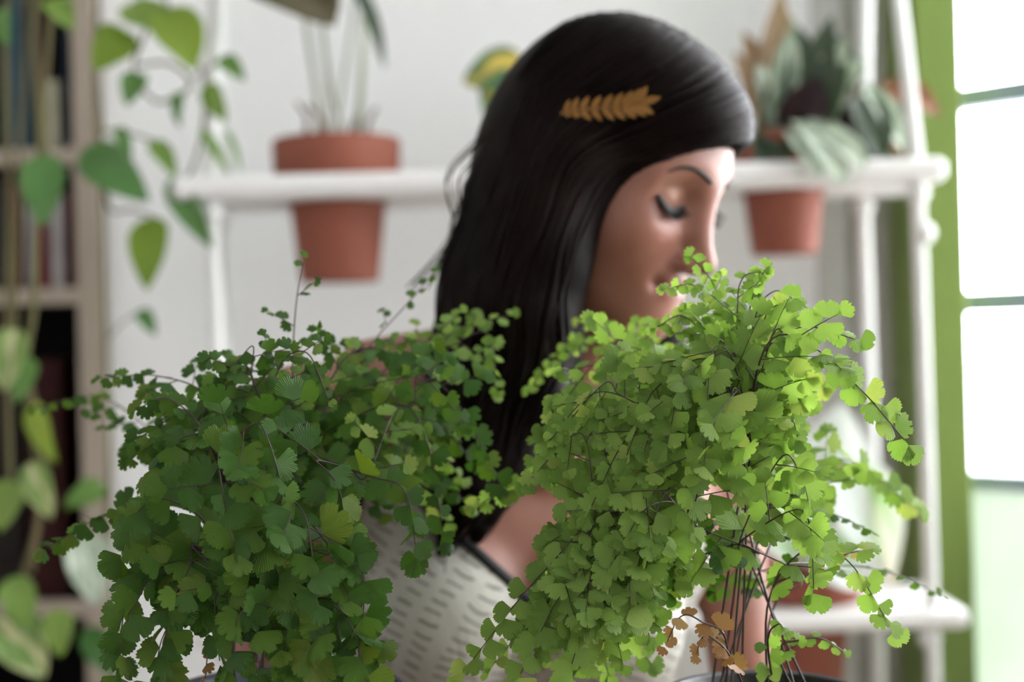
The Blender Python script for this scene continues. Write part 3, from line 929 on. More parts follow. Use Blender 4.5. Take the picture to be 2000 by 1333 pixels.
# lower body, arms on the lap, legs
pel = np.array([0.01, 1.27, 0.585])
FWD = nrm([0.30, -0.95, 0]); SIDE = np.array([-FWD[1], FWD[0], 0])
low = [(1, ell(W(1015, 1440, 1.23), (0.118, 0.085, 0.160), 0.06, TR)), (1, ell(pel, (0.165, 0.125, 0.115), 0.06, TR))]
skirt = list(low)
legs = []
for s in (-1, 1):
    hip = pel + SIDE * s * 0.09 + FWD * 0.02
    knee = hip + FWD * 0.42 + SIDE * s * 0.03 + np.array([0, 0, -0.02])
    ank = np.array([knee[0] + 0.0 * FWD[0], knee[1] + 0.02, 0.09])
    toe = ank + FWD * 0.15 + np.array([0, 0, -0.055])
    legs += [(1, cap(hip, knee, 0.078, 0.052, 0.03)), (1, cap(knee, knee * .6 + ank * .4 + np.array([0, .02, 0]), 0.050, 0.052, 0.03)),
             (1, cap(knee * .6 + ank * .4 + np.array([0, .02, 0]), ank, 0.050, 0.033, 0.02)), (1, cap(ank - FWD * .03 + np.array([0, 0, -.04]), toe, 0.034, 0.026, 0.02))]
    skirt += [(1, cap(hip, hip + (knee - hip) * 0.85, 0.092, 0.078, 0.05))]
    e, hand = (ER, hip + FWD * 0.26 + np.array([0, 0, 0.088])) if s < 0 else (EL, hip + FWD * 0.24 + np.array([0, 0, 0.088]))
    wr = hand - FWD * 0.085 + np.array([0, 0, 0.012]) + SIDE * s * 0.03
    legs += [arm_ops[0] if s < 0 else arm_ops[1], (1, cap(e, wr, 0.034 if s < 0 else 0.0265, 0.022, 0.02)),
             (1, ell(hand - FWD * 0.035, (0.038, 0.045, 0.015), 0.02, rotm(math.radians(17), 0, 0)))]
    for i, ln in enumerate((0.062, 0.074, 0.078, 0.070, 0.055)):
        if i == 0:
            a0 = hand - FWD * 0.05 - SIDE * s * 0.035
            a1 = a0 + FWD * 0.035 - SIDE * s * 0.025
            a2 = a1 + FWD * 0.028 - SIDE * s * 0.004 - np.array([0, 0, .006])
        else:
            a0 = hand - FWD * 0.005 + SIDE * s * (i - 2.5) * 0.020
            a1 = a0 + FWD * ln * 0.55 + np.array([0, 0, .003])
            a2 = a0 + FWD * ln - np.array([0, 0, .010])
        legs += [(1, cap(a0, a1, 0.0095, 0.0085, 0.008)), (1, cap(a1, a2, 0.0085, 0.007, 0.004))]
f2, ax2 = eval_grid(low + legs, (-0.36, 0.62, 0.0), (0.40, 1.42, 0.90), 0.004)
lv, lq = surface_nets(f2, ax2)


def tint_skin(v):
    l = ((v - HC) @ HR) / HS
    t = np.ones((len(v), 3)) * np.array([0.295, 0.125, 0.088])
    fr = l[:, 0] > 0.05
    lip = np.exp(-((np.abs(l[:, 1]) / 0.0235) ** 4) - (((l[:, 2] + 0.0635) / 0.0108) ** 4)) * fr
    t = t * (1 - lip[:, None]) + lip[:, None] * np.array([0.25, 0.072, 0.066])
    ml = np.exp(-((np.abs(l[:, 1]) / 0.024) ** 6) - (((l[:, 2] + 0.0632) / 0.0018) ** 2)) * fr
    t = t * (1 - 0.75 * ml[:, None]) + 0.75 * ml[:, None] * np.array([0.10, 0.03, 0.03])
    for s in (-1, 1):                            # made-up eyelids
        e = np.exp(-(((l[:, 1] - s * 0.033) / 0.017) ** 4) - (((l[:, 2] - 0.010) / 0.011) ** 4)) * fr
        t = t * (1 - 0.55 * e[:, None]) + 0.55 * e[:, None] * np.array([0.27, 0.135, 0.085])
        c = np.exp(-(((l[:, 1] - s * 0.040) / 0.02) ** 2) - (((l[:, 2] + 0.032) / 0.018) ** 2)) * fr
        t = t * (1 - 0.25 * c[:, None]) + 0.25 * c[:, None] * np.array([0.33, 0.115, 0.085])
    return t


ms_, nt, b = new_mat('skin')
va = N(nt, 'ShaderNodeVertexColor', layer_name='tint')
fz = noise(nt, 60, 3)
mx = N(nt, 'ShaderNodeMix', data_type='RGBA', blend_type='MULTIPLY'); mx.inputs[0].default_value = 1
nt.links.new(va.outputs[0], mx.inputs[6]); nt.links.new(ramp(nt, fz, [(0.3, (0.94, 0.92, 0.92)), (0.7, (1, 1, 1))]), mx.inputs[7])
nt.links.new(mx.outputs[2], b.inputs['Base Color'])
b.inputs['Roughness'].default_value = 0.48
b.inputs['Specular IOR Level'].default_value = 0.4
b.inputs['Subsurface Weight'].default_value = 0.10
b.inputs['Subsurface Radius'].default_value = (0.01, 0.004, 0.002)
b.inputs['Subsurface Scale'].default_value = 0.6
M['skin'] = ms_

WBASE = (float(pel[0]), float(pel[1]), 0.0)
woman = thing('person', 'dark-haired person in a cream patterned camisole dress bowing her head over the ferns', 'person', WBASE)
allv = np.vstack([bv, lv]); allq = np.vstack([bq, lq + len(bv)])
np_mesh('body', allv, allq, M['skin'], woman, tint_skin(allv), WBASE)

# brows and lashes
def onto_head(y, z, off=0.0):
    o = hp(0.16, y, z); d = HR @ np.array([-1.0, 0, 0])
    t = 0.0
    for _ in range(60):
        t += 0.8 * float(eval_pts(head, (o + d * t)[None])[0])
    return o + d * (t - off)


for s in (-1, 1):
    mb = MB()
    path = [onto_head(s * y, z, 0.0008) for y, z in ((0.013, 0.0240), (0.022, 0.0280), (0.034, 0.0310), (0.045, 0.0290), (0.053, 0.0230))]
    mb.tube(catmull(path, 16), np.interp(np.linspace(0, 1, 16), [0, .25, .7, 1], [.0016, .0021, .0015, .0005]), 6)
    mb.build('eyebrow', M['brow'], woman, True, WBASE)
    mb = MB()
    lid = catmull([onto_head(s * y, z, 0.0006) for y, z in ((0.0175, 0.0010), (0.025, -0.0035), (0.033, -0.0050), (0.041, -0.0030), (0.050, 0.0040))], 18)
    mb.tube(lid, np.interp(np.linspace(0, 1, 18), [0, .3, .8, 1], [.0011, .0026, .0036, .0016]), 6)
    fwd = HR @ np.array([1, 0, 0]); hz = HR @ np.array([0, 0, 1]); hy = HR @ np.array([0, 1, 0])
    for i in range(1, 18):
        p = lid[i]; w = (i / 17.0 - 0.35) * s
        d = nrm(fwd * 0.8 - hz * 0.55 + hy * w * 1.1)
        ln = 0.0105 + 0.0035 * i / 17
        mb.tube([p, p + d * ln * 0.5 - hz * 0.0005, p + d * ln + hz * 0.0015], [.0011, .0008, .0002], 4)
    mb.build('eyelashes', M['lash'], woman, True, WBASE)

# ---- dress
NECK = np.array([(380, 1250), (560, 1160), (640, 1090), (690, 1000), (737, 905), (762, 903), (840, 1000), (930, 1078), (1000, 1140), (1045, 1185), (1100, 1150), (1210, 1050),
                 (1308, 910), (1335, 908), (1372, 1010), (1420, 1110), (1560, 1240)], float)


def neck_cut(P):
    px, py, d = pix(P)
    return (np.interp(px, NECK[:, 0], NECK[:, 1]) - py) / FPX * d * 0.75


ff, axd = eval_grid(torso_ops + skirt[:1], (-0.21, 1.0, 0.78), (0.24, 1.38, 1.06), 0.003)
gx, gy, gz = np.meshgrid(*axd, indexing='ij')
ff = ff - 0.006
cut = neck_cut(np.stack([gx.ravel(), gy.ravel(), gz.ravel()], 1)).reshape(ff.shape)
fd = np.maximum(ff, cut).astype(np.float32)
dv, dq = surface_nets(fd, axd)
fs_, axs = eval_grid(skirt, (-0.30, 0.72, 0.40), (0.34, 1.44, 0.90), 0.006)
fs_ = fs_ - 0.008
sv, sq = surface_nets(fs_.astype(np.float32), axs)
md, nt, b = new_mat('cream_dashed_cotton')
tc = N(nt, 'ShaderNodeTexCoord')
mp = N(nt, 'ShaderNodeMapping'); mp.inputs['Rotation'].default_value = (0, math.radians(-28), 0)
nt.links.new(tc.outputs['Object'], mp.inputs[0])
wv = N(nt, 'ShaderNodeTexWave', bands_direction='Z')
wv.inputs['Scale'].default_value = 38; wv.inputs['Distortion'].default_value = 5; wv.inputs['Detail'].default_value = 2; wv.inputs['Detail Scale'].default_value = 0.7
nt.links.new(mp.outputs[0], wv.inputs['Vector'])
w2 = N(nt, 'ShaderNodeTexWave', bands_direction='X')
w2.inputs['Scale'].default_value = 14; w2.inputs['Distortion'].default_value = 5
nt.links.new(mp.outputs[0], w2.inputs['Vector'])
a1 = ramp(nt, wv.outputs['Fac'], [(0.06, (1, 1, 1)), (0.22, (0, 0, 0))])
a2 = ramp(nt, w2.outputs['Fac'], [(0.25, (0, 0, 0)), (0.45, (1, 1, 1))])
mm = N(nt, 'ShaderNodeMath', operation='MULTIPLY'); nt.links.new(a1, mm.inputs[0]); nt.links.new(a2, mm.inputs[1])
vo = N(nt, 'ShaderNodeTexVoronoi'); vo.inputs['Scale'].default_value = 22
nt.links.new(tc.outputs['Object'], vo.inputs['Vector'])
sp_ = ramp(nt, vo.outputs['Distance'], [(0.10, (1, 1, 1)), (0.16, (0, 0, 0))])
mxx = N(nt, 'ShaderNodeMath', operation='MAXIMUM'); nt.links.new(mm.outputs[0], mxx.inputs[0]); nt.links.new(sp_, mxx.inputs[1])
mc = N(nt, 'ShaderNodeMix', data_type='RGBA')
nt.links.new(mxx.outputs[0], mc.inputs[0]); mc.inputs[6].default_value = (0.40, 0.38, 0.335, 1); mc.inputs[7].default_value = (0.16, 0.15, 0.13, 1)
nt.links.new(mc.outputs[2], b.inputs['Base Color']); b.inputs['Roughness'].default_value = 0.85
bump(nt, b, noise(nt, 25, 3, stretch=(1, 1, 0.3)), 0.5, 0.01)
M['dress'] = md
dress = np_mesh('dress', np.vstack([dv, sv]), np.vstack([dq, sq + len(dv)]), M['dress'], woman, None, WBASE)
dress['label'] = 'cream sleeveless dress with dark wavy dashes and black edging'


def march_many(ops, pp, off=0.0, extra=0.0, d0=0.95):
    """first surface points of ops along the view rays through pixels; nan where nothing is hit"""
    pp = np.asarray(pp, float)
    o = np.array([W(x, y, d0) for x, y in pp])
    e = o - CAM
    e /= np.linalg.norm(e, axis=1)[:, None]
    t = np.zeros(len(pp))
    for _ in range(55):
        q = eval_pts(ops, o + e * t[:, None]) - extra
        t = np.where(t < 0.6, t + 0.85 * q, t)
    r = o + e * (t - off)[:, None]
    r[np.abs(q) > 2e-3] = np.nan
    return r


def march(ops, px, py, off=0.0, extra=0.0, d0=0.95):
    r = march_many(ops, [(px, py)], off, extra, d0)[0]
    return None if np.isnan(r).any() else r


mb = MB()
tp = []
for x in np.linspace(745, 1330, 70):
    p = march(torso_ops, x, float(np.interp(x, NECK[:, 0], NECK[:, 1])), 0.0, 0.0075)
    if p is not None:
        tp.append(p)
mb.tube(tp, 0.0042, 6)
for a, b_ in ((600, 742), (1330, 1470)):
    tq = [p for p in (march(torso_ops, x, float(np.interp(x, NECK[:, 0], NECK[:, 1])), 0.0, 0.0075) for x in np.linspace(a, b_, 22)) if p is not None]
    if len(tq) > 2:
        mb.tube(tq, 0.0038, 6)
mb.build('neckline_trim', M['black_trim'], dress, True, WBASE)
for pts in ([(750, 903), (742, 840), (722, 770), (706, 715), (700, 680), (702, 664)], [(1322, 908), (1330, 860), (1338, 810), (1340, 790)]):
    q = [march(body, x, y, 0.002) for x, y in pts]
    q = [p for p in q if p is not None]
    q.append(q[-1] + np.array([0.0, 0.035, -0.004])); q.append(q[-1] + np.array([0.01, 0.04, -0.05]))
    mb = MB(); mb.tube(catmull(q, 24), 0.0036, 6); mb.build('shoulder_strap', M['black_trim'], dress, True, WBASE)

# ---- hair
cap_ops = [(1, hell((-0.010, 0, 0.034), (0.103, 0.090, 0.101), 0.01)),
           (1, hell((0.048, -0.010, 0.066), (0.058, 0.062, 0.044), 0.035)),
           (1, hell((-0.040, 0, -0.030), (0.068, 0.080, 0.085), 0.05)),
           (1, hell((-0.012, -0.052, -0.03), (0.045, 0.030, 0.080), 0.04)),
           (1, hell((-0.010, 0.058, -0.03), (0.045, 0.028, 0.085), 0.04)),
           (-1, hell((0.104, 0.006, -0.042), (0.082, 0.104, 0.099), 0.012))]
locks = [([(1120, 300, 1.062), (1040, 470, 1.062), (985, 620, 1.062), (940, 780, 1.06), (910, 940, 1.045), (865, 1075, 1.04)], (.034, .038, .036, .030, .022, .006)),
         ([(1105, 330, 1.056), (1055, 480, 1.055), (1045, 620, 1.058), (1040, 760, 1.06), (985, 890, 1.06), (960, 1010, 1.06)], (.024, .026, .026, .024, .018, .005)),
         ([(1080, 250, 1.10), (1000, 400, 1.10), (945, 540, 1.10), (925, 680, 1.095), (885, 850, 1.075), (845, 1000, 1.06)], (.034, .034, .032, .031, .024, .006)),
         ([(1115, 400, 1.062), (1095, 530, 1.062), (1095, 660, 1.08), (1100, 780, 1.10), (1090, 900, 1.10)], (.012, .014, .014, .012, .004)),
         ([(1060, 500, 1.14), (1040, 640, 1.15), (1010, 800, 1.12), (960, 930, 1.09), (930, 1050, 1.07)], (.035, .035, .030, .022, .006)),
         ([(1060, 300, 1.19), (1020, 480, 1.20), (1000, 640, 1.20), (980, 780, 1.22)], (.045, .050, .042, .020)),
         ([(1200, 480, 1.22), (1230, 620, 1.215), (1265, 740, 1.19), (1275, 850, 1.165), (1250, 960, 1.14)], (.030, .032, .028, .020, .005)),
         ([(1250, 540, 1.225), (1280, 650, 1.21), (1300, 740, 1.20), (1300, 860, 1.17), (1290, 960, 1.15)], (.022, .024, .020, .014, .004))]
lock_w = [([W(*p) for p in pts], rad) for pts, rad in locks]
hair_ops = list(cap_ops)
for pts, rad in lock_w:
    for i in range(len(pts) - 1):
        hair_ops.append((1, cap(pts[i], pts[i + 1], rad[i] * 0.92, rad[i + 1] * 0.92, 0.022)))
fh, axh = eval_grid(hair_ops, (-0.13, 0.93, 0.86), (0.26, 1.36, 1.40), 0.0025)
hv, hq = surface_nets(fh, axh)
mh, nt, b = new_mat('dark_brown_hair')
fz = noise(nt, 14, 4)
nt.links.new(ramp(nt, fz, [(0.3, (0.0025, 0.0016, 0.0015)), (0.6, (0.005, 0.003, 0.0027)), (0.85, (0.015, 0.008, 0.007))]), b.inputs['Base Color'])
b.inputs['Roughness'].default_value = 0.5
b.inputs['Specular IOR Level'].default_value = 0.065
b.inputs['Specular Tint'].default_value = (0.85, 0.68, 0.64, 1)
M['hair'] = mh
hair = np_mesh('hair', hv, hq, M['hair'], woman, None, WBASE)
hair['label'] = 'long wavy dark brown hair swept back and falling over the shoulders'
mb = MB()
hrn = random.Random(5)


def poly(pts, k):
    pts = np.array(pts, float)
    x = np.linspace(0, 1, len(pts))
    return np.array([np.interp(k, x, pts[:, 0]), np.interp(k, x, pts[:, 1])])


HSA = [(1170, 12), (1300, 22), (1400, 85), (1455, 180), (1478, 255), (1462, 285)]
HSM = [(1080, 62), (1170, 100), (1270, 170), (1340, 235), (1355, 285), (1330, 312)]
HSE = [(1000, 165), (1012, 235), (1045, 290), (1100, 320), (1145, 345), (1172, 385)]
sq_ = []
for i in range(620):
    k = min(1, max(0, (i + hrn.random()) / 620))
    a, m_, e = poly(HSA, k), poly(HSM, k), poly(HSE, k)
    wv_ = hrn.uniform(-10, 10)
    t = np.linspace(hrn.uniform(0, .25) if i % 3 else 0.0, hrn.uniform(.8, 1), 15)[:, None]
    c = 2 * m_ - 0.5 * (a + e)
    q = (1 - t) ** 2 * a + 2 * t * (1 - t) * c + t ** 2 * e + np.array([0, 1.0]) * wv_ * np.sin(np.pi * t)
    sq_.append(q)
allp = march_many(cap_ops, np.vstack(sq_)).reshape(-1, 15, 3)
for pts in allp:
    pts = pts[~np.isnan(pts).any(axis=1)]
    if len(pts) > 4:
        pts = pts + nrm(CAM - pts[0]) * hrn.uniform(-.0005, .0016)
        mb.tube(pts, np.interp(np.linspace(0, 1, len(pts)), [0, .3, 1], [.0006, .0012, .0007]) * hrn.choice((.7, .9, 1.2, 1.8)), 4, False)
for pts, rad in lock_w:
    ax_p = catmull(pts, 34)
    rr = np.interp(np.linspace(0, 1, 34), np.linspace(0, 1, len(rad)), rad)
    tan = np.gradient(ax_p, axis=0); tan /= np.linalg.norm(tan, axis=1)[:, None]
    xx = np.array([nrm(np.cross(t_, [0.2, 1, 0.1])) for t_ in tan]); yy = np.cross(tan, xx)
    for i in range(int(2600 * max(rad)) + 20):
        a0 = hrn.uniform(0, 6.283); tw = hrn.uniform(-1.2, 1.2); ph = hrn.uniform(0, 6.28); am = hrn.uniform(0, .12)
        s = np.linspace(0, 1, 34)
        ang = a0 + tw * s + 0.25 * np.sin(7 * s + ph)
        R_ = rr * (0.95 + am * np.sin(11 * s + ph)) + hrn.uniform(0, .002)
        q = ax_p + xx * (R_ * np.cos(ang))[:, None] + yy * (R_ * np.sin(ang))[:, None]
        if i % 9 == 0:
            q = q + (s ** 2)[:, None] * np.array([hrn.uniform(-.02, .008), hrn.uniform(-.01, .01), hrn.uniform(-.02, .01)])
        i0 = hrn.randint(0, 8); i1 = hrn.randint(28, 34)
        mb.tube(q[i0:i1], np.interp(np.linspace(0, 1, i1 - i0), [0, .3, .8, 1], [.0004, .0010, .0010, .0003]), 3, False)
FLOW = [[(1452, 288), (1340, 318), (1210, 335), (1145, 430), (1105, 560), (1095, 690), (1060, 800), (1010, 920)],
        [(1400, 270), (1300, 300), (1170, 330), (1095, 460), (1065, 600), (1060, 720), (1010, 830), (965, 990)],
        [(1330, 180), (1220, 240), (1110, 310), (1060, 440), (1010, 580), (990, 700), (950, 840), (890, 1060)],
        [(1200, 90), (1110, 160), (1050, 260), (1000, 400), (950, 550), (930, 700), (895, 850), (860, 1060)],
        [(1090, 70), (1030, 150), (1000, 260), (950, 390), (900, 520), (885, 670), (865, 820), (845, 980)]]
FLOW = np.array(FLOW, float)
qs = []; rads = []
for i in range(560):
    kk = hrn.random() * 3.999; i0 = int(kk); w0 = kk - i0
    g = FLOW[i0] * (1 - w0) + FLOW[i0 + 1] * w0
    big = i % 5 == 0
    c = catmull(g, 44)
    s_ = np.linspace(0, 1, 44)
    am = hrn.uniform(3, 13); ph = hrn.uniform(0, 6.3); fq = hrn.uniform(2.2, 4.5)
    c[:, 0] += am * np.sin(fq * 6.283 * s_ + ph) * np.clip((s_ - .35) * 3, 0, 1) + hrn.uniform(-6, 6)
    c[:, 1] += hrn.uniform(-6, 6)
    qs.append(c); rads.append(hrn.uniform(.0022, .0042) if big else hrn.uniform(.0007, .0013))
allp = march_many(hair_ops, np.vstack(qs)).reshape(-1, 44, 3)
for pts, r0 in zip(allp, rads):
    a = hrn.randint(0, 14); e = hrn.randint(32, 44)
    pts = pts[a:e]; pts = pts[~np.isnan(pts).any(axis=1)]
    if len(pts) < 8:
        continue
    dj = np.linalg.norm(np.diff(pts, axis=0), axis=1)
    br = np.nonzero(dj > 0.02)[0]
    if len(br):
        pts = pts[:br[0] + 1]
    if len(pts) < 8:
        continue
    n_ = len(pts); w = np.linspace(0, 1, n_)
    pts = pts + np.array([0, -1, 0]) * (np.sin(np.pi * w) * hrn.uniform(0, .002) - r0 * .3)[:, None]
    mb.tube(pts, np.interp(w, [0, .2, .7, 1], [.0003, r0, r0, .0003]), 5 if r0 > .002 else 3, False)
for x0, y0, x1, y1, bx in ((955, 260, 890, 430, -45), (965, 290, 900, 400, -30), (950, 330, 880, 520, -25), (925, 400, 840, 560, -8), (900, 430, 800, 560, 10)):
    q = [W(x0, y0, 1.10), W((x0 + x1) / 2 + bx, (y0 + y1) / 2, 1.09), W(x1, y1, 1.08)]
    for j in range(4):
        o = np.array([hrn.uniform(-.003, .003) for _ in range(3)])
        mb.tube(catmull(np.array(q) + o, 12), 0.0005, 3, False)
st = mb.build('hair_strands', M['hair'], hair, True, WBASE)

# ---- gold leaf clip in the hair
ca = [march(hair_ops, x, y, 0.006) for x, y in ((1094, 222), (1130, 214), (1180, 211), (1225, 206), (1256, 199))]
cp_ = catmull(ca, 30)
clip = thing('hair_clip', 'small gold leaf-sprig clip pinned in the dark hair above the ear', 'hair clip', cp_[15])
mb = MB(); mb.tube(cp_, 0.0011, 6); mb.build('stem', M['gold'], clip, True, cp_[15])
vv, fv, uvv = leaf_blade(0.0135, 0.0056, lance, 0.3, 0.3, 8, 4)
lm = mesh_of('leaf', vv, fv, uvv, M['gold'])
for i in range(9):
    p = cp_[int(2 + i * 26 / 8.5)] if i < 9 else cp_[-1]
    tg = nrm(cp_[min(29, int(3 + i * 3))] - cp_[max(0, int(1 + i * 3))])
    out = nrm(W(1180, 200, 1.0) - W(1180, 200, 1.1)) * 1.0
    upv = nrm(np.cross(tg, -out) * 1.0)
    if upv[2] < 0:
        upv = -upv
    for s in (-1, 1):
        sc = (0.75 + 0.35 * i / 8)
        link('leaf', lm, clip, frame(p - cp_[15], nrm(tg * (0.55 + .03 * i) + s * upv * 0.8 + out * 0.15), out, sc))
link('leaf', lm, clip, frame(cp_[-1] - cp_[15], nrm(cp_[-1] - cp_[-3]), out, 1.0))

# ---- stool
st_ = thing('stool', 'wooden stool under the seated person', 'stool', (pel[0], pel[1], 0))
mb = MB(); mb.lathe([(0.0, 0.425), (0.155, 0.425), (0.165, 0.435), (0.165, 0.448), (0.155, 0.458), (0, 0.458)], (0, 0, 0)); mb.build('seat', M['table_wood'], st_)
for a in range(4):
    c, s = math.cos(a * 1.5708 + .78), math.sin(a * 1.5708 + .78)
    mb = MB(); mb.tube([(0.11 * c, 0.11 * s, 0.43), (0.16 * c, 0.16 * s, 0.0)], [0.017, 0.014], 10); mb.build('leg', M['table_wood'], st_)

# ------------------------------------------------------------------ table and the two potted ferns
TZ = 0.75
tb = thing('table', 'wooden table carrying the two potted ferns', 'table', (-0.03, 0.86, 0))
boxobj('tabletop', (-0.60, 0.66, TZ - 0.03), (0.56, 1.03, TZ), M['table_wood'], tb, 0.004, (-0.03, 0.86, 0))
for x in (-0.56, 0.47):
    for y in (0.69, 0.95):
        boxobj('leg', (x, y, 0), (x + 0.05, y + 0.05, TZ - 0.03), M['table_wood'], tb, 0.003, (-0.03, 0.86, 0))


def fan_leaf(seed):
    """wedge-shaped pinnule: straight sides from the stalk, lobed and toothed outer margin"""
    r = random.Random(seed)
    a0, a1 = math.radians(-r.uniform(42, 78)), math.radians(r.uniform(42, 78))
    nl = r.choice((2, 3, 3, 4, 5)); n = 28
    asym = r.uniform(-0.2, 0.2); cup = r.uniform(0.1, 0.8); bend = r.uniform(-0.15, 0.6)
    ph = r.random(); cleft = r.uniform(0.10, 0.26)
    cuts = [(k + r.uniform(-.18, .18)) / nl for k in range(1, nl)]
    v, uv = [(0, 0, 0)], [(0.5, 0)]
    for ring in (0.55, 1.0):
        for i in range(n + 1):
            u = i / n
            a = a0 + (a1 - a0) * u
            rad = 0.84 + 0.16 * math.cos(a * 1.2) + asym * math.sin(a)
            if ring == 1.0:
                for c in cuts:
                    rad -= cleft * math.exp(-((u - c) / 0.028) ** 2)
                rad *= 1 - 0.16 * abs(2 * u - 1) ** 6 + 0.028 * (1 if i % 2 else -1)
            x, y = ring * rad * math.sin(a) * 0.95, ring * rad * math.cos(a)
            z = -cup * 0.45 * x * x - bend * 0.4 * y * y + 0.03 * math.sin(7 * u + ph * 9) * ring + (0.022 if i % 2 else -0.012) * ring
            v.append((x, y, z)); uv.append((u, ring))
    f = [(0, i + 2, i + 1) for i in range(n)]
    for i in range(n):
        f.append((1 + i, 2 + i, n + 3 + i, n + 2 + i))
    return v, f, uv


FAN = [fan_leaf(s) for s in range(14)]


def transf(p, d, n, s):
    return np.array(frame(p, d, n, s))


class Fern:
    def __init__(self, name, label, base, mats, seed):
        self.root = thing(name, label, 'potted plant', base, None)
        self.base = np.asarray(base, float)
        self.mats = mats
        self.r = random.Random(seed)
        self.leaves = []           # (frond index, matrix 4x4, variant, material, centre, size)
        self.stems = []
        self.gs = 1.06 if seed == 3 else 0.98
        self.paths = []

    def jit(self, s):
        return np.array([self.r.gauss(0, s) for _ in range(3)])

    def leaf(self, k, p, d, n, s, mat):
        m = transf(p - self.base, d, n, s)
        self.leaves.append((k, m, self.r.randrange(14), mat, p + nrm(d) * s * 0.55, s))

    def frond(self, root, pts, size, blen, t0=0.3, mat='main', sp=1.0, droop=1.0, face=0.8, thin=1.0, taper=0.5, upn=0.42):
        """root: start point, pts: further points of the main stem to the tip"""
        r = self.r
        k = len(self.stems)
        mb = MB()
        path = catmull([root] + list(pts), 60)
        L = np.concatenate([[0], np.cumsum(np.linalg.norm(np.diff(path, axis=0), axis=1))])
        tot = L[-1]
        self.paths.append(path)
        at = lambda s: np.array([np.interp(s, L, path[:, i]) for i in range(3)])
        mb.tube(path[::2], np.interp(np.linspace(0, 1, 30), [0, 1], [0.00085 * thin, 0.00032]), 5)
        s = tot * t0
        side = 1 if r.random() < .5 else -1
        camd = nrm(CAM - path[40])
        while s < tot:
            t = s / tot
            u = (t - t0) / (1 - t0)
            p = at(s); T = nrm(at(min(tot, s + 0.004)) - at(max(0, s - 0.004)))
            Nf = nrm(camd * face + np.array([0, 0, upn]) + self.jit(0.22))
            S = nrm(np.cross(T, Nf)) * side
            bl = blen * (1 - u) ** 0.8 * r.uniform(0.75, 1.15) * min(1, 0.55 + 2.2 * u)
            sz = size * (1 - taper * u) * r.uniform(0.85, 1.12)
            if bl > 1.3 * size:
                d = nrm(T * 0.6 + S * 0.8 + self.jit(0.12))
                n = max(3, int(bl / 0.006))
                q = [p + d * (bl * i / n) + np.array([0, 0, -1]) * droop * 2.4 * (bl * i / n) ** 2 for i in range(n + 1)]
                mb.tube(q, np.linspace(0.00038, 0.0002, n + 1), 4, False)
                q = np.array(q)
                ln = np.concatenate([[0], np.cumsum(np.linalg.norm(np.diff(q, axis=0), axis=1))])
                x = sz * r.uniform(0.35, 0.6); sd = side
                while x < ln[-1]:
                    w = x / ln[-1]
                    pp = np.array([np.interp(x, ln, q[:, i]) for i in range(3)])
                    TT = nrm(np.array([np.interp(min(ln[-1], x + .003), ln, q[:, i]) - np.interp(max(0, x - .003), ln, q[:, i]) for i in range(3)]))
                    NN = nrm(Nf + self.jit(0.28))
                    SS = nrm(np.cross(TT, NN)) * sd
                    z = sz * (1 - 0.38 * w) * r.uniform(0.85, 1.15)
                    self.leaf(k, pp, nrm(SS * 0.85 + TT * 0.45 + np.array([0, 0, -0.22 * droop]) + self.jit(0.12)), NN, z, mat)
                    x += z * 0.56 / sp; sd = -sd
                self.leaf(k, q[-1], nrm(q[-1] - q[-2]), nrm(Nf + self.jit(.25)), sz * 0.62, mat)
                s += max(0.012, 0.92 * sz) / sp
            else:
                NN = nrm(Nf + self.jit(0.25))
                self.leaf(k, p, nrm(S * 0.8 + T * 0.5 + np.array([0, 0, -0.25 * droop]) + self.jit(.12)), NN, sz * 0.9, mat)
                s += 0.55 * sz / sp
            side = -side
        self.leaf(k, path[-1], nrm(path[-1] - path[-3]), nrm(camd * face + np.array([0, 0, 0.4]) + self.jit(.3)), size * (1 - taper) * 0.9, mat)
        self.stems.append(mb)

    def px(self, rootpx, pts, size, blen, **kw):
        a = self.base + np.array([self.r.uniform(-.018, .018), self.r.uniform(-.018, .018), 0])
        self.frond(a, [W(*p) for p in pts], size, blen, **kw)

    def finish(self):
        objs = []
        for mb in self.stems:
            objs.append(mb.build('frond', M['stem_dark'], self.root, True, self.base))
        # which leaflets show largest: coarse coverage, nearest first
        info = [pix(l[4]) for l in self.leaves]
        order = sorted(range(len(self.leaves)), key=lambda i: info[i][2])
        grid = np.zeros((168, 252), bool); vis = np.zeros(len(self.leaves))
        for i in order:
            x, y, d = info[i]; rad = self.leaves[i][5] * 0.5 / d * FPX / 8
            x, y = x / 8, y / 8
            if x < -5 or y < -5 or x > 255 or y > 172:
                continue
            x0, x1, y0, y1 = max(0, int(x - rad)), min(250, int(x + rad) + 1), max(0, int(y - rad)), min(167, int(y + rad) + 1)
            if x1 > x0 and y1 > y0:
                vis[i] = (~grid[y0:y1, x0:x1]).sum(); grid[y0:y1, x0:x1] = True
        best = set(np.argsort(-vis)[:300].tolist())
        meshes = {}
        bulk = {}
        for i, (k, m, va, mat, c, s) in enumerate(self.leaves):
            if i in best:
                if (va, mat) not in meshes:
                    meshes[(va, mat)] = mesh_of('leaflet', *FAN[va], M[self.mats[mat]])
                link('leaflet', meshes[(va, mat)], objs[k], Matrix(m.tolist()))
            else:
                bulk.setdefault(mat, []).append((m, va))
        mb = MB(); uv = []; midx = []; mats = []
        for mi, (mat, ls) in enumerate(bulk.items()):
            mats.append(M[self.mats[mat]])
            for m, va in ls:
                v, f, u = FAN[va]
                v = np.array(v) @ m[:3, :3].T + m[:3, 3]
                mb.add(v, f); uv += u; midx += [mi] * len(f)
        if mb.v:
            mb.uv = uv
            o = mb.build('small_leaflets', mats[0], self.root)
            for x in mats[1:]:
                o.data.materials.append(x)
            o.data.polygons.foreach_set('material_index', midx)
            o['kind'] = 'stuff'
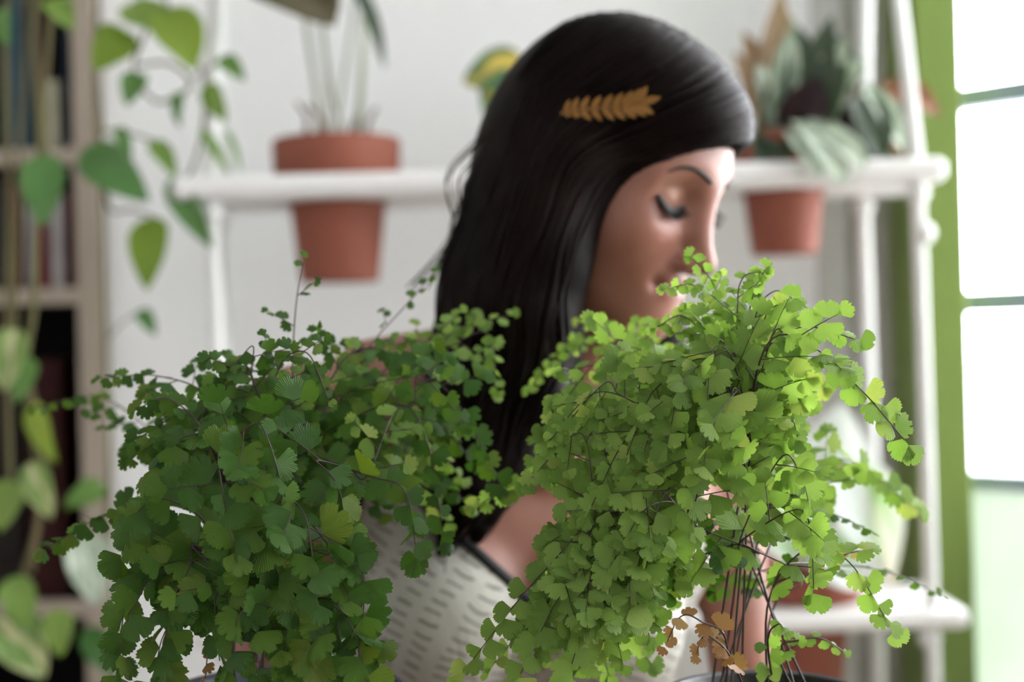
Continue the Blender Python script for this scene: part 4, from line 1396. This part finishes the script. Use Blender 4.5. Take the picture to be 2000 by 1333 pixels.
        print('FERN', len(self.stems), 'fronds', len(self.leaves), 'leaflets')


def fern_pot(root, base, R, h, mat, soil_z):
    mb = MB()
    mb.lathe([(R * 0.70, -h), (R * 0.72, -h + 0.002), (R * 0.93, -0.03), (R * 0.95, -0.024), (R * 1.0, -0.022), (R, 0.0), (R * 0.97, 0.003), (R * 0.92, 0.0), (R * 0.90, -0.02), (0.0, -0.022)], (0, 0, 0))
    return mb


# ---- left fern, deep green
LB = W(548, 1322, 0.92); LB[2] = 0.874
left = Fern('potted_fern', 'deep green maidenhair fern in a blue-grey pot, the left and darker of two', (LB[0], LB[1], TZ), {'main': 'fern_left', 'dry': 'fern_dry', 'pale': 'fern_pale', 'lime': 'fern_right'}, 3)  # brighter leaf colour on window-side fronds paints in light passing through them
left.root.location = (LB[0], LB[1], TZ)
left.base = np.array([LB[0], LB[1], TZ])
SOILL = LB.copy(); SOILL[2] -= 0.02
A = left


def fr(F, soil, pts, size, blen, branch=False, soiled=False, **kw):
    if (branch or len(F.paths) >= 11) and not soiled:                       # side frond leaving an older stem
        q = W(*pts[0])
        best = min(((np.linalg.norm(p[i] - q), j, i) for j, p in enumerate(F.paths) for i in (18, 22, 26, 30)))
        pp = F.paths[best[1]]; a = pp[best[2]]
        nx = a + nrm(pp[best[2] + 3] - a) * 0.015
        F.frond(a, [nx] + [W(*p) for p in pts[1:]], size * F.gs * 1e-3, blen, **{**kw, 't0': 0.12 if branch else max(.15, kw.get('t0', .3) - .22), 'thin': .7})
        return
    a = soil + np.array([F.r.uniform(-.045, .045), F.r.uniform(-.04, .04), 0])
    F.frond(a, [W(*p) for p in pts], size * F.gs * 1e-3, blen, **kw)


# silhouette fronds
fr(A, SOILL, [(570, 1000, .93), (572, 720, .93), (578, 600, .93), (592, 505, .93)], 11, .045, t0=.66, sp=.60, droop=.3, taper=.5, face=.7, upn=.7)
fr(A, SOILL, [(500, 1000, .92), (420, 790, .92), (310, 735, .93), (195, 740, .94)], 15, .050, t0=.46, face=.7, upn=.7, droop=1.2, sp=1.1)
fr(A, SOILL, [(470, 1020, .90), (400, 850, .88), (330, 780, .88), (265, 800, .89)], 16, .05, t0=.45, droop=1.2)
fr(A, SOILL, [(440, 1080, .90), (330, 985, .90), (200, 1010, .91), (85, 1075, .92)], 19, .045, t0=.40, droop=.8, sp=1.1)
fr(A, SOILL, [(420, 1020, .98), (300, 850, 1.02), (190, 775, 1.04), (70, 800, 1.05)], 14, .032, t0=.6, sp=.9, face=.6, upn=.7)
fr(A, SOILL, [(430, 1120, .87), (330, 1080, .85), (255, 1150, .84), (225, 1320, .84)], 24, .055, t0=.38, droop=.8, taper=.35)
fr(A, SOILL, [(430, 1080, .87), (340, 980, .85), (270, 1000, .84), (235, 1090, .84)], 24, .055, t0=.38, droop=.8, taper=.35)
fr(A, SOILL, [(480, 980, .89), (420, 860, .87), (350, 860, .86), (290, 930, .86)], 23, .055, t0=.38, droop=.8, taper=.4)
fr(A, SOILL, [(520, 900, .90), (500, 760, .89), (470, 710, .89), (420, 770, .88)], 13, .045, t0=.5, taper=.45)
fr(A, SOILL, [(530, 860, .90), (545, 720, .89), (600, 690, .88), (645, 790, .87)], 11, .045, t0=.55, taper=.5)
fr(A, SOILL, [(600, 900, .93), (660, 720, .94), (730, 680, .95), (800, 720, .95)], 14, .045, t0=.5, taper=.4)
fr(A, SOILL, [(620, 900, .95), (720, 680, .97), (790, 600, .98), (850, 530, .98)], 10.5, .034, t0=.66, sp=.60, droop=.3, face=.7, upn=.7)
fr(A, SOILL, [(640, 900, .95), (760, 720, .97), (840, 660, .98), (900, 610, .98)], 12, .030, t0=.5, mat='lime', sp=.9)
fr(A, SOILL, [(650, 900, .93), (780, 740, .94), (880, 770, .94), (985, 960, .93)], 17, .040, t0=.45, taper=.35)
fr(A, SOILL, [(660, 940, .92), (760, 790, .92), (830, 850, .91), (868, 1060, .90)], 14, .028, t0=.5, sp=.75, taper=.3)
fr(A, SOILL, [(660, 860, .97), (800, 690, .99), (900, 640, 1.0), (1000, 615, 1.0)], 13, .022, t0=.62, sp=.7, mat='lime')
fr(A, SOILL, [(680, 860, .96), (840, 700, .98), (950, 650, .99), (970, 770, .98)], 13, .034, t0=.62, mat='lime')
fr(A, SOILL, [(620, 1060, .89), (720, 930, .88), (790, 960, .87), (815, 1090, .87)], 18, .035, t0=.45, taper=.3)
fr(A, SOILL, [(580, 1000, .87), (620, 900, .85), (660, 950, .84), (690, 1100, .84)], 20, .050, t0=.4, taper=.3)
fr(A, SOILL, [(600, 1130, .87), (660, 1080, .85), (710, 1130, .84), (700, 1290, .84)], 21, .050, t0=.35, taper=.3)
fr(A, SOILL, [(520, 950, .86), (490, 830, .84), (520, 850, .83), (560, 980, .83)], 21, .055, t0=.4, taper=.35)
fr(A, SOILL, [(500, 1000, .86), (440, 900, .84), (430, 930, .83), (460, 1080, .82)], 23, .060, t0=.4, taper=.35)
fr(A, SOILL, [(560, 1080, .86), (570, 980, .84), (600, 1020, .83), (620, 1180, .82)], 21, .055, t0=.4, taper=.35)
fr(A, SOILL, [(450, 1150, .86), (370, 1110, .84), (330, 1190, .83), (320, 1310, .83)], 23, .045, t0=.38, taper=.35)
fr(A, SOILL, [(480, 1180, .86), (430, 1130, .84), (420, 1180, .83), (430, 1300, .83)], 20, .045, t0=.38, taper=.35, sp=.8)
fr(A, SOILL, [(500, 1230, .88), (440, 1220, .87), (410, 1260, .86), (400, 1330, .86)], 12, .04, t0=.4, mat='dry', sp=.4, soiled=True)
fr(A, SOILL, [(600, 1200, .86), (640, 1170, .85), (660, 1230, .84), (680, 1330, .84)], 17, .045, t0=.35, taper=.3)
fr(A, SOILL, [(640, 1210, .87), (700, 1190, .86), (735, 1250, .86), (740, 1320, .86)], 17, .03, t0=.45, taper=.3)
for i in range(15):                                        # fill behind
    tx = A.r.uniform(380, 800); ty = A.r.uniform(760, 1010) + abs(tx - 560) * 0.15
    d = A.r.uniform(.93, 1.01)
    fr(A, SOILL, [((548 + tx) / 2 - 10, ty + 60, (d + .92) / 2), ((548 + 2.4 * tx) / 3.4, ty - 60, d), (tx, ty + 60, d)], A.r.uniform(14, 19), .05, t0=.38, taper=.35, branch=True)
for p_ in ([(450, 1150, .86), (330, 1120, .84), (260, 1190, .83), (232, 1290, .83)], [(450, 1180, .86), (380, 1180, .84), (320, 1240, .83), (300, 1345, .83)],
           [(600, 1200, .86), (650, 1180, .84), (690, 1230, .83), (720, 1345, .83)], [(540, 1200, .86), (520, 1180, .84), (500, 1240, .83), (490, 1360, .83)], [(560, 1200, .86), (590, 1180, .84), (600, 1240, .83), (610, 1360, .83)]):
    fr(A, SOILL, p_, 22, .042, t0=.3, taper=.25, sp=.85)
for i in range(5):                                        # low inner fronds
    tx = A.r.uniform(330, 730); ty = A.r.uniform(1080, 1320)
    d = A.r.uniform(.82, .93)
    fr(A, SOILL, [((548 + tx) / 2, ty - 60, (d + .92) / 2), ((548 + 3 * tx) / 4, ty - 70, d), (tx, ty + 40, d)], A.r.uniform(15, 19), .045, t0=.35, taper=.35, branch=True)
for i in range(8):                                        # airy right-hand side, every second frond coloured lighter for window light shining through
    tx = A.r.uniform(740, 1000); ty = A.r.uniform(740, 980)
    d = A.r.uniform(.91, 1.0)
    fr(A, SOILL, [((600 + tx) / 2, ty + 40, d), ((600 + 2.4 * tx) / 3.4, ty - 50, d), (tx, ty + 50, d)], A.r.uniform(12, 16), .034, t0=.3, sp=.85, taper=.35, branch=True, mat='lime' if i % 2 else 'main')
for i in range(7):                                         # top left sprays
    tx = A.r.uniform(190, 470); ty = 980 - tx * .62 + A.r.uniform(-20, 70)
    d = A.r.uniform(.86, .97)
    fr(A, SOILL, [((600 + tx) / 2, ty + 80, d), ((600 + 2.4 * tx) / 3.4, ty - 20, d), (tx, ty + 30, d)], A.r.uniform(11, 15), .035, t0=.3, taper=.4, branch=True)
fr(A, SOILL, [(560, 1180, .88), (570, 1120, .87), (590, 1100, .86)], 12, .03, t0=.4, mat='pale', sp=.35)
A.finish()
pot = fern_pot(A.root, None, 0.083, LB[2] - TZ, None, 0)
o = pot.build('pot', M['slate_pot'], A.root); o.location.z = LB[2] - TZ
mb = MB(); mb.lathe([(0.076, 0.0), (0.05, 0.004), (0.0, 0.006)], (0, 0, LB[2] - TZ - 0.021), 32); mb.build('soil', M['soil'], A.root)

# ---- right fern, light green
RB = W(1492, 1350, 0.90); RB[2] = 0.870
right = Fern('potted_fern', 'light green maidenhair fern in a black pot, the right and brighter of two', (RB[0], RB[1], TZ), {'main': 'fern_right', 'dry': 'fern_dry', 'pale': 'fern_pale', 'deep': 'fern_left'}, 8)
SOILR = RB.copy(); SOILR[2] -= 0.02
B = right
fr(B, SOILR, [(1450, 1000, .90), (1435, 720, .90), (1400, 570, .90), (1350, 500, .90)], 11, .052, t0=.55, sp=1.0, taper=.35, droop=.8)
fr(B, SOILR, [(1455, 1000, .89), (1450, 720, .88), (1470, 580, .88), (1495, 525, .88)], 11, .055, t0=.58, sp=1.0, taper=.3, droop=.9)
fr(B, SOILR, [(1460, 980, .88), (1480, 700, .87), (1500, 610, .87), (1545, 590, .87)], 13, .040, t0=.6, taper=.4)
fr(B, SOILR, [(1460, 950, .88), (1480, 720, .87), (1560, 640, .86), (1680, 665, .86)], 15, .040, t0=.58, sp=1.0, taper=.3)
fr(B, SOILR, [(1455, 900, .87), (1490, 690, .85), (1560, 660, .84), (1680, 760, .84), (1775, 870, .84)], 19, .046, t0=.50, sp=1.15, taper=.25)
fr(B, SOILR, [(1480, 1060, .92), (1540, 930, .95), (1660, 900, .98), (1795, 1000, 1.0)], 18, .036, t0=.46, taper=.3, sp=1.15)
fr(B, SOILR, [(1490, 1100, .92), (1540, 1010, .93), (1610, 1000, .93), (1705, 1040, .93)], 12, .030, t0=.5, mat='deep', face=.4, upn=.9)
fr(B, SOILR, [(1500, 1180, .88), (1580, 1070, .87), (1660, 1100, .86), (1745, 1235, .86)], 16, .034, t0=.46, sp=.9, taper=.25, soiled=True)
fr(B, SOILR, [(1510, 1190, .93), (1620, 1110, .95), (1740, 1120, .96), (1840, 1165, .97)], 11, .022, t0=.55, sp=.55, mat='deep', face=.5, upn=.8, soiled=True)
fr(B, SOILR, [(1520, 1280, .88), (1570, 1250, .88), (1610, 1250, .88), (1650, 1275, .88)], 11, .022, t0=.45, sp=.7, soiled=True)
fr(B, SOILR, [(1430, 1000, .90), (1400, 720, .90), (1340, 620, .90), (1280, 640, .90)], 12, .048, t0=.55, taper=.35, sp=1.1)
fr(B, SOILR, [(1420, 950, .91), (1330, 740, .92), (1200, 680, .92), (1060, 840, .91)], 15, .045, t0=.5, taper=.35)
fr(B, SOILR, [(1400, 950, .95), (1280, 720, .98), (1150, 650, 1.0), (1030, 760, 1.0)], 11, .030, t0=.58, taper=.35)
fr(B, SOILR, [(1400, 930, .96), (1300, 720, 1.0), (1220, 660, 1.02), (1130, 630, 1.03)], 12, .03, t0=.6, sp=.8)
fr(B, SOILR, [(1380, 1000, .92), (1250, 860, .93), (1090, 900, .94), (930, 990, .94)], 15, .035, t0=.5, taper=.35)
fr(B, SOILR, [(1380, 1020, .90), (1240, 900, .89), (1130, 960, .88), (1060, 1120, .87)], 18, .050, t0=.42, taper=.35)
fr(B, SOILR, [(1370, 1100, .88), (1220, 1000, .86), (1060, 1120, .85), (900, 1320, .85)], 18, .042, t0=.4, taper=.3)
fr(B, SOILR, [(1370, 1110, .87), (1230, 1040, .85), (1110, 1140, .84), (1010, 1330, .83)], 20, .050, t0=.4, taper=.25)
fr(B, SOILR, [(1380, 1120, .87), (1260, 1050, .85), (1170, 1140, .84), (1110, 1320, .83)], 20, .050, t0=.4, taper=.25)
fr(B, SOILR, [(1390, 1060, .87), (1290, 960, .85), (1220, 1020, .84), (1170, 1200, .83)], 19, .055, t0=.4, taper=.3)
fr(B, SOILR, [(1400, 980, .88), (1320, 840, .86), (1230, 850, .85), (1150, 1000, .84)], 18, .055, t0=.42, taper=.3)
fr(B, SOILR, [(1420, 930, .88), (1360, 750, .86), (1280, 760, .85), (1220, 900, .84)], 17, .055, t0=.45, taper=.3)
fr(B, SOILR, [(1430, 930, .87), (1400, 720, .85), (1340, 720, .84), (1300, 880, .83)], 18, .055, t0=.45, taper=.3)
fr(B, SOILR, [(1440, 920, .87), (1430, 700, .85), (1390, 690, .84), (1380, 840, .83)], 19, .055, t0=.45, taper=.3)
fr(B, SOILR, [(1450, 950, .86), (1450, 780, .84), (1430, 770, .83), (1440, 930, .82)], 19, .055, t0=.45, taper=.3)
fr(B, SOILR, [(1430, 1000, .86), (1390, 860, .84), (1360, 880, .83), (1350, 1040, .82)], 19, .055, t0=.42, taper=.3)
fr(B, SOILR, [(1410, 1050, .86), (1340, 950, .84), (1290, 980, .83), (1260, 1120, .83)], 18, .050, t0=.42, taper=.3)
fr(B, SOILR, [(1480, 1020, .87), (1520, 900, .85), (1560, 920, .84), (1600, 1060, .84)], 20, .045, t0=.42, taper=.3)
fr(B, SOILR, [(1490, 1100, .86), (1540, 1000, .84), (1580, 1020, .84), (1590, 1160, .84)], 20, .035, t0=.45, taper=.3)
fr(B, SOILR, [(1470, 900, .88), (1490, 760, .87), (1530, 760, .86), (1560, 860, .86)], 16, .040, t0=.5, taper=.3)
fr(B, SOILR, [(1440, 1130, .88), (1390, 1080, .88), (1350, 1090, .88), (1310, 1160, .88)], 14, .035, t0=.4, mat='deep', taper=.3)
fr(B, SOILR, [(1440, 1160, .93), (1370, 1090, .95), (1300, 1080, .96), (1230, 1150, .96)], 14, .035, t0=.4, mat='deep', taper=.3)
fr(B, SOILR, [(1420, 1260, .84), (1370, 1215, .83), (1330, 1205, .83), (1298, 1265, .83)], 13, .022, t0=.55, mat='dry', sp=.6, soiled=True)
fr(B, SOILR, [(1430, 1290, .84), (1395, 1250, .83), (1372, 1245, .83), (1360, 1280, .83)], 13, .012, t0=.6, mat='dry', sp=.6, soiled=True)
fr(B, SOILR, [(1560, 1150, .90), (1620, 1100, .90), (1660, 1080, .90), (1695, 1075, .90)], 10, .014, t0=.7, mat='pale', sp=.5)
fr(B, SOILR, [(1500, 1260, .87), (1520, 1220, .86), (1535, 1235, .86)], 13, .02, t0=.5, sp=.7, soiled=True)
fr(B, SOILR, [(1440, 900, .9), (1410, 640, .9), (1360, 560, .9), (1300, 565, .9)], 10.5, .045, t0=.5, taper=.3)
fr(B, SOILR, [(1450, 900, .89), (1440, 620, .88), (1450, 545, .88), (1490, 530, .88)], 10.5, .05, t0=.5, taper=.3)
fr(B, SOILR, [(1450, 900, .89), (1470, 640, .88), (1510, 570, .88), (1560, 590, .88)], 12, .045, t0=.5, taper=.3)
for i in range(20):                                        # low left
    ty = B.r.uniform(1060, 1310); tx = B.r.uniform(900 + (1310 - ty) * 0.75, 1220)
    d = B.r.uniform(.83, .95)
    fr(B, SOILR, [((1470 + tx) / 2, ty - 90, (d + .9) / 2), ((1470 + 3 * tx) / 4, ty - 90, d), (tx, ty + 50, d)], B.r.uniform(15, 19), .045, t0=.42, taper=.3, branch=True)
for i in range(9):                                         # crown
    tx = B.r.uniform(1340, 1620); ty = B.r.uniform(620, 760)
    d = B.r.uniform(.85, .95)
    fr(B, SOILR, [(1460, 950, .9), ((1460 + 1.5 * tx) / 2.5, ty + 20, d), (tx, ty + 60, d)], B.r.uniform(11, 14), .040, t0=.5, taper=.4, branch=True)
for i in range(8):                                        # sprays reaching left before the hair
    tx = B.r.uniform(1010, 1260); ty = B.r.uniform(760, 960)
    d = B.r.uniform(.86, .97)
    fr(B, SOILR, [((1400 + tx) / 2, ty + 30, d), ((1400 + 2.4 * tx) / 3.4, ty - 50, d), (tx, ty + 50, d)], B.r.uniform(12, 16), .040, t0=.3, taper=.35, branch=True)
for i in range(18):
    tx = B.r.uniform(1120, 1600); ty = B.r.uniform(720, 1000)
    d = B.r.uniform(.90, 1.0)
    fr(B, SOILR, [((1470 + tx) / 2, ty + 70, (d + .9) / 2), ((1470 + 2.4 * tx) / 3.4, ty - 60, d), (tx, ty + 60, d)], B.r.uniform(13, 17), .05, t0=.4, taper=.35, branch=True)
B.finish()
pot = fern_pot(B.root, None, 0.066, RB[2] - TZ, None, 0)
o = pot.build('pot', M['black_pot'], B.root); o.location.z = RB[2] - TZ
mb = MB(); mb.lathe([(0.059, 0.0), (0.04, 0.004), (0.0, 0.006)], (0, 0, RB[2] - TZ - 0.021), 32); mb.build('soil', M['soil'], B.root)
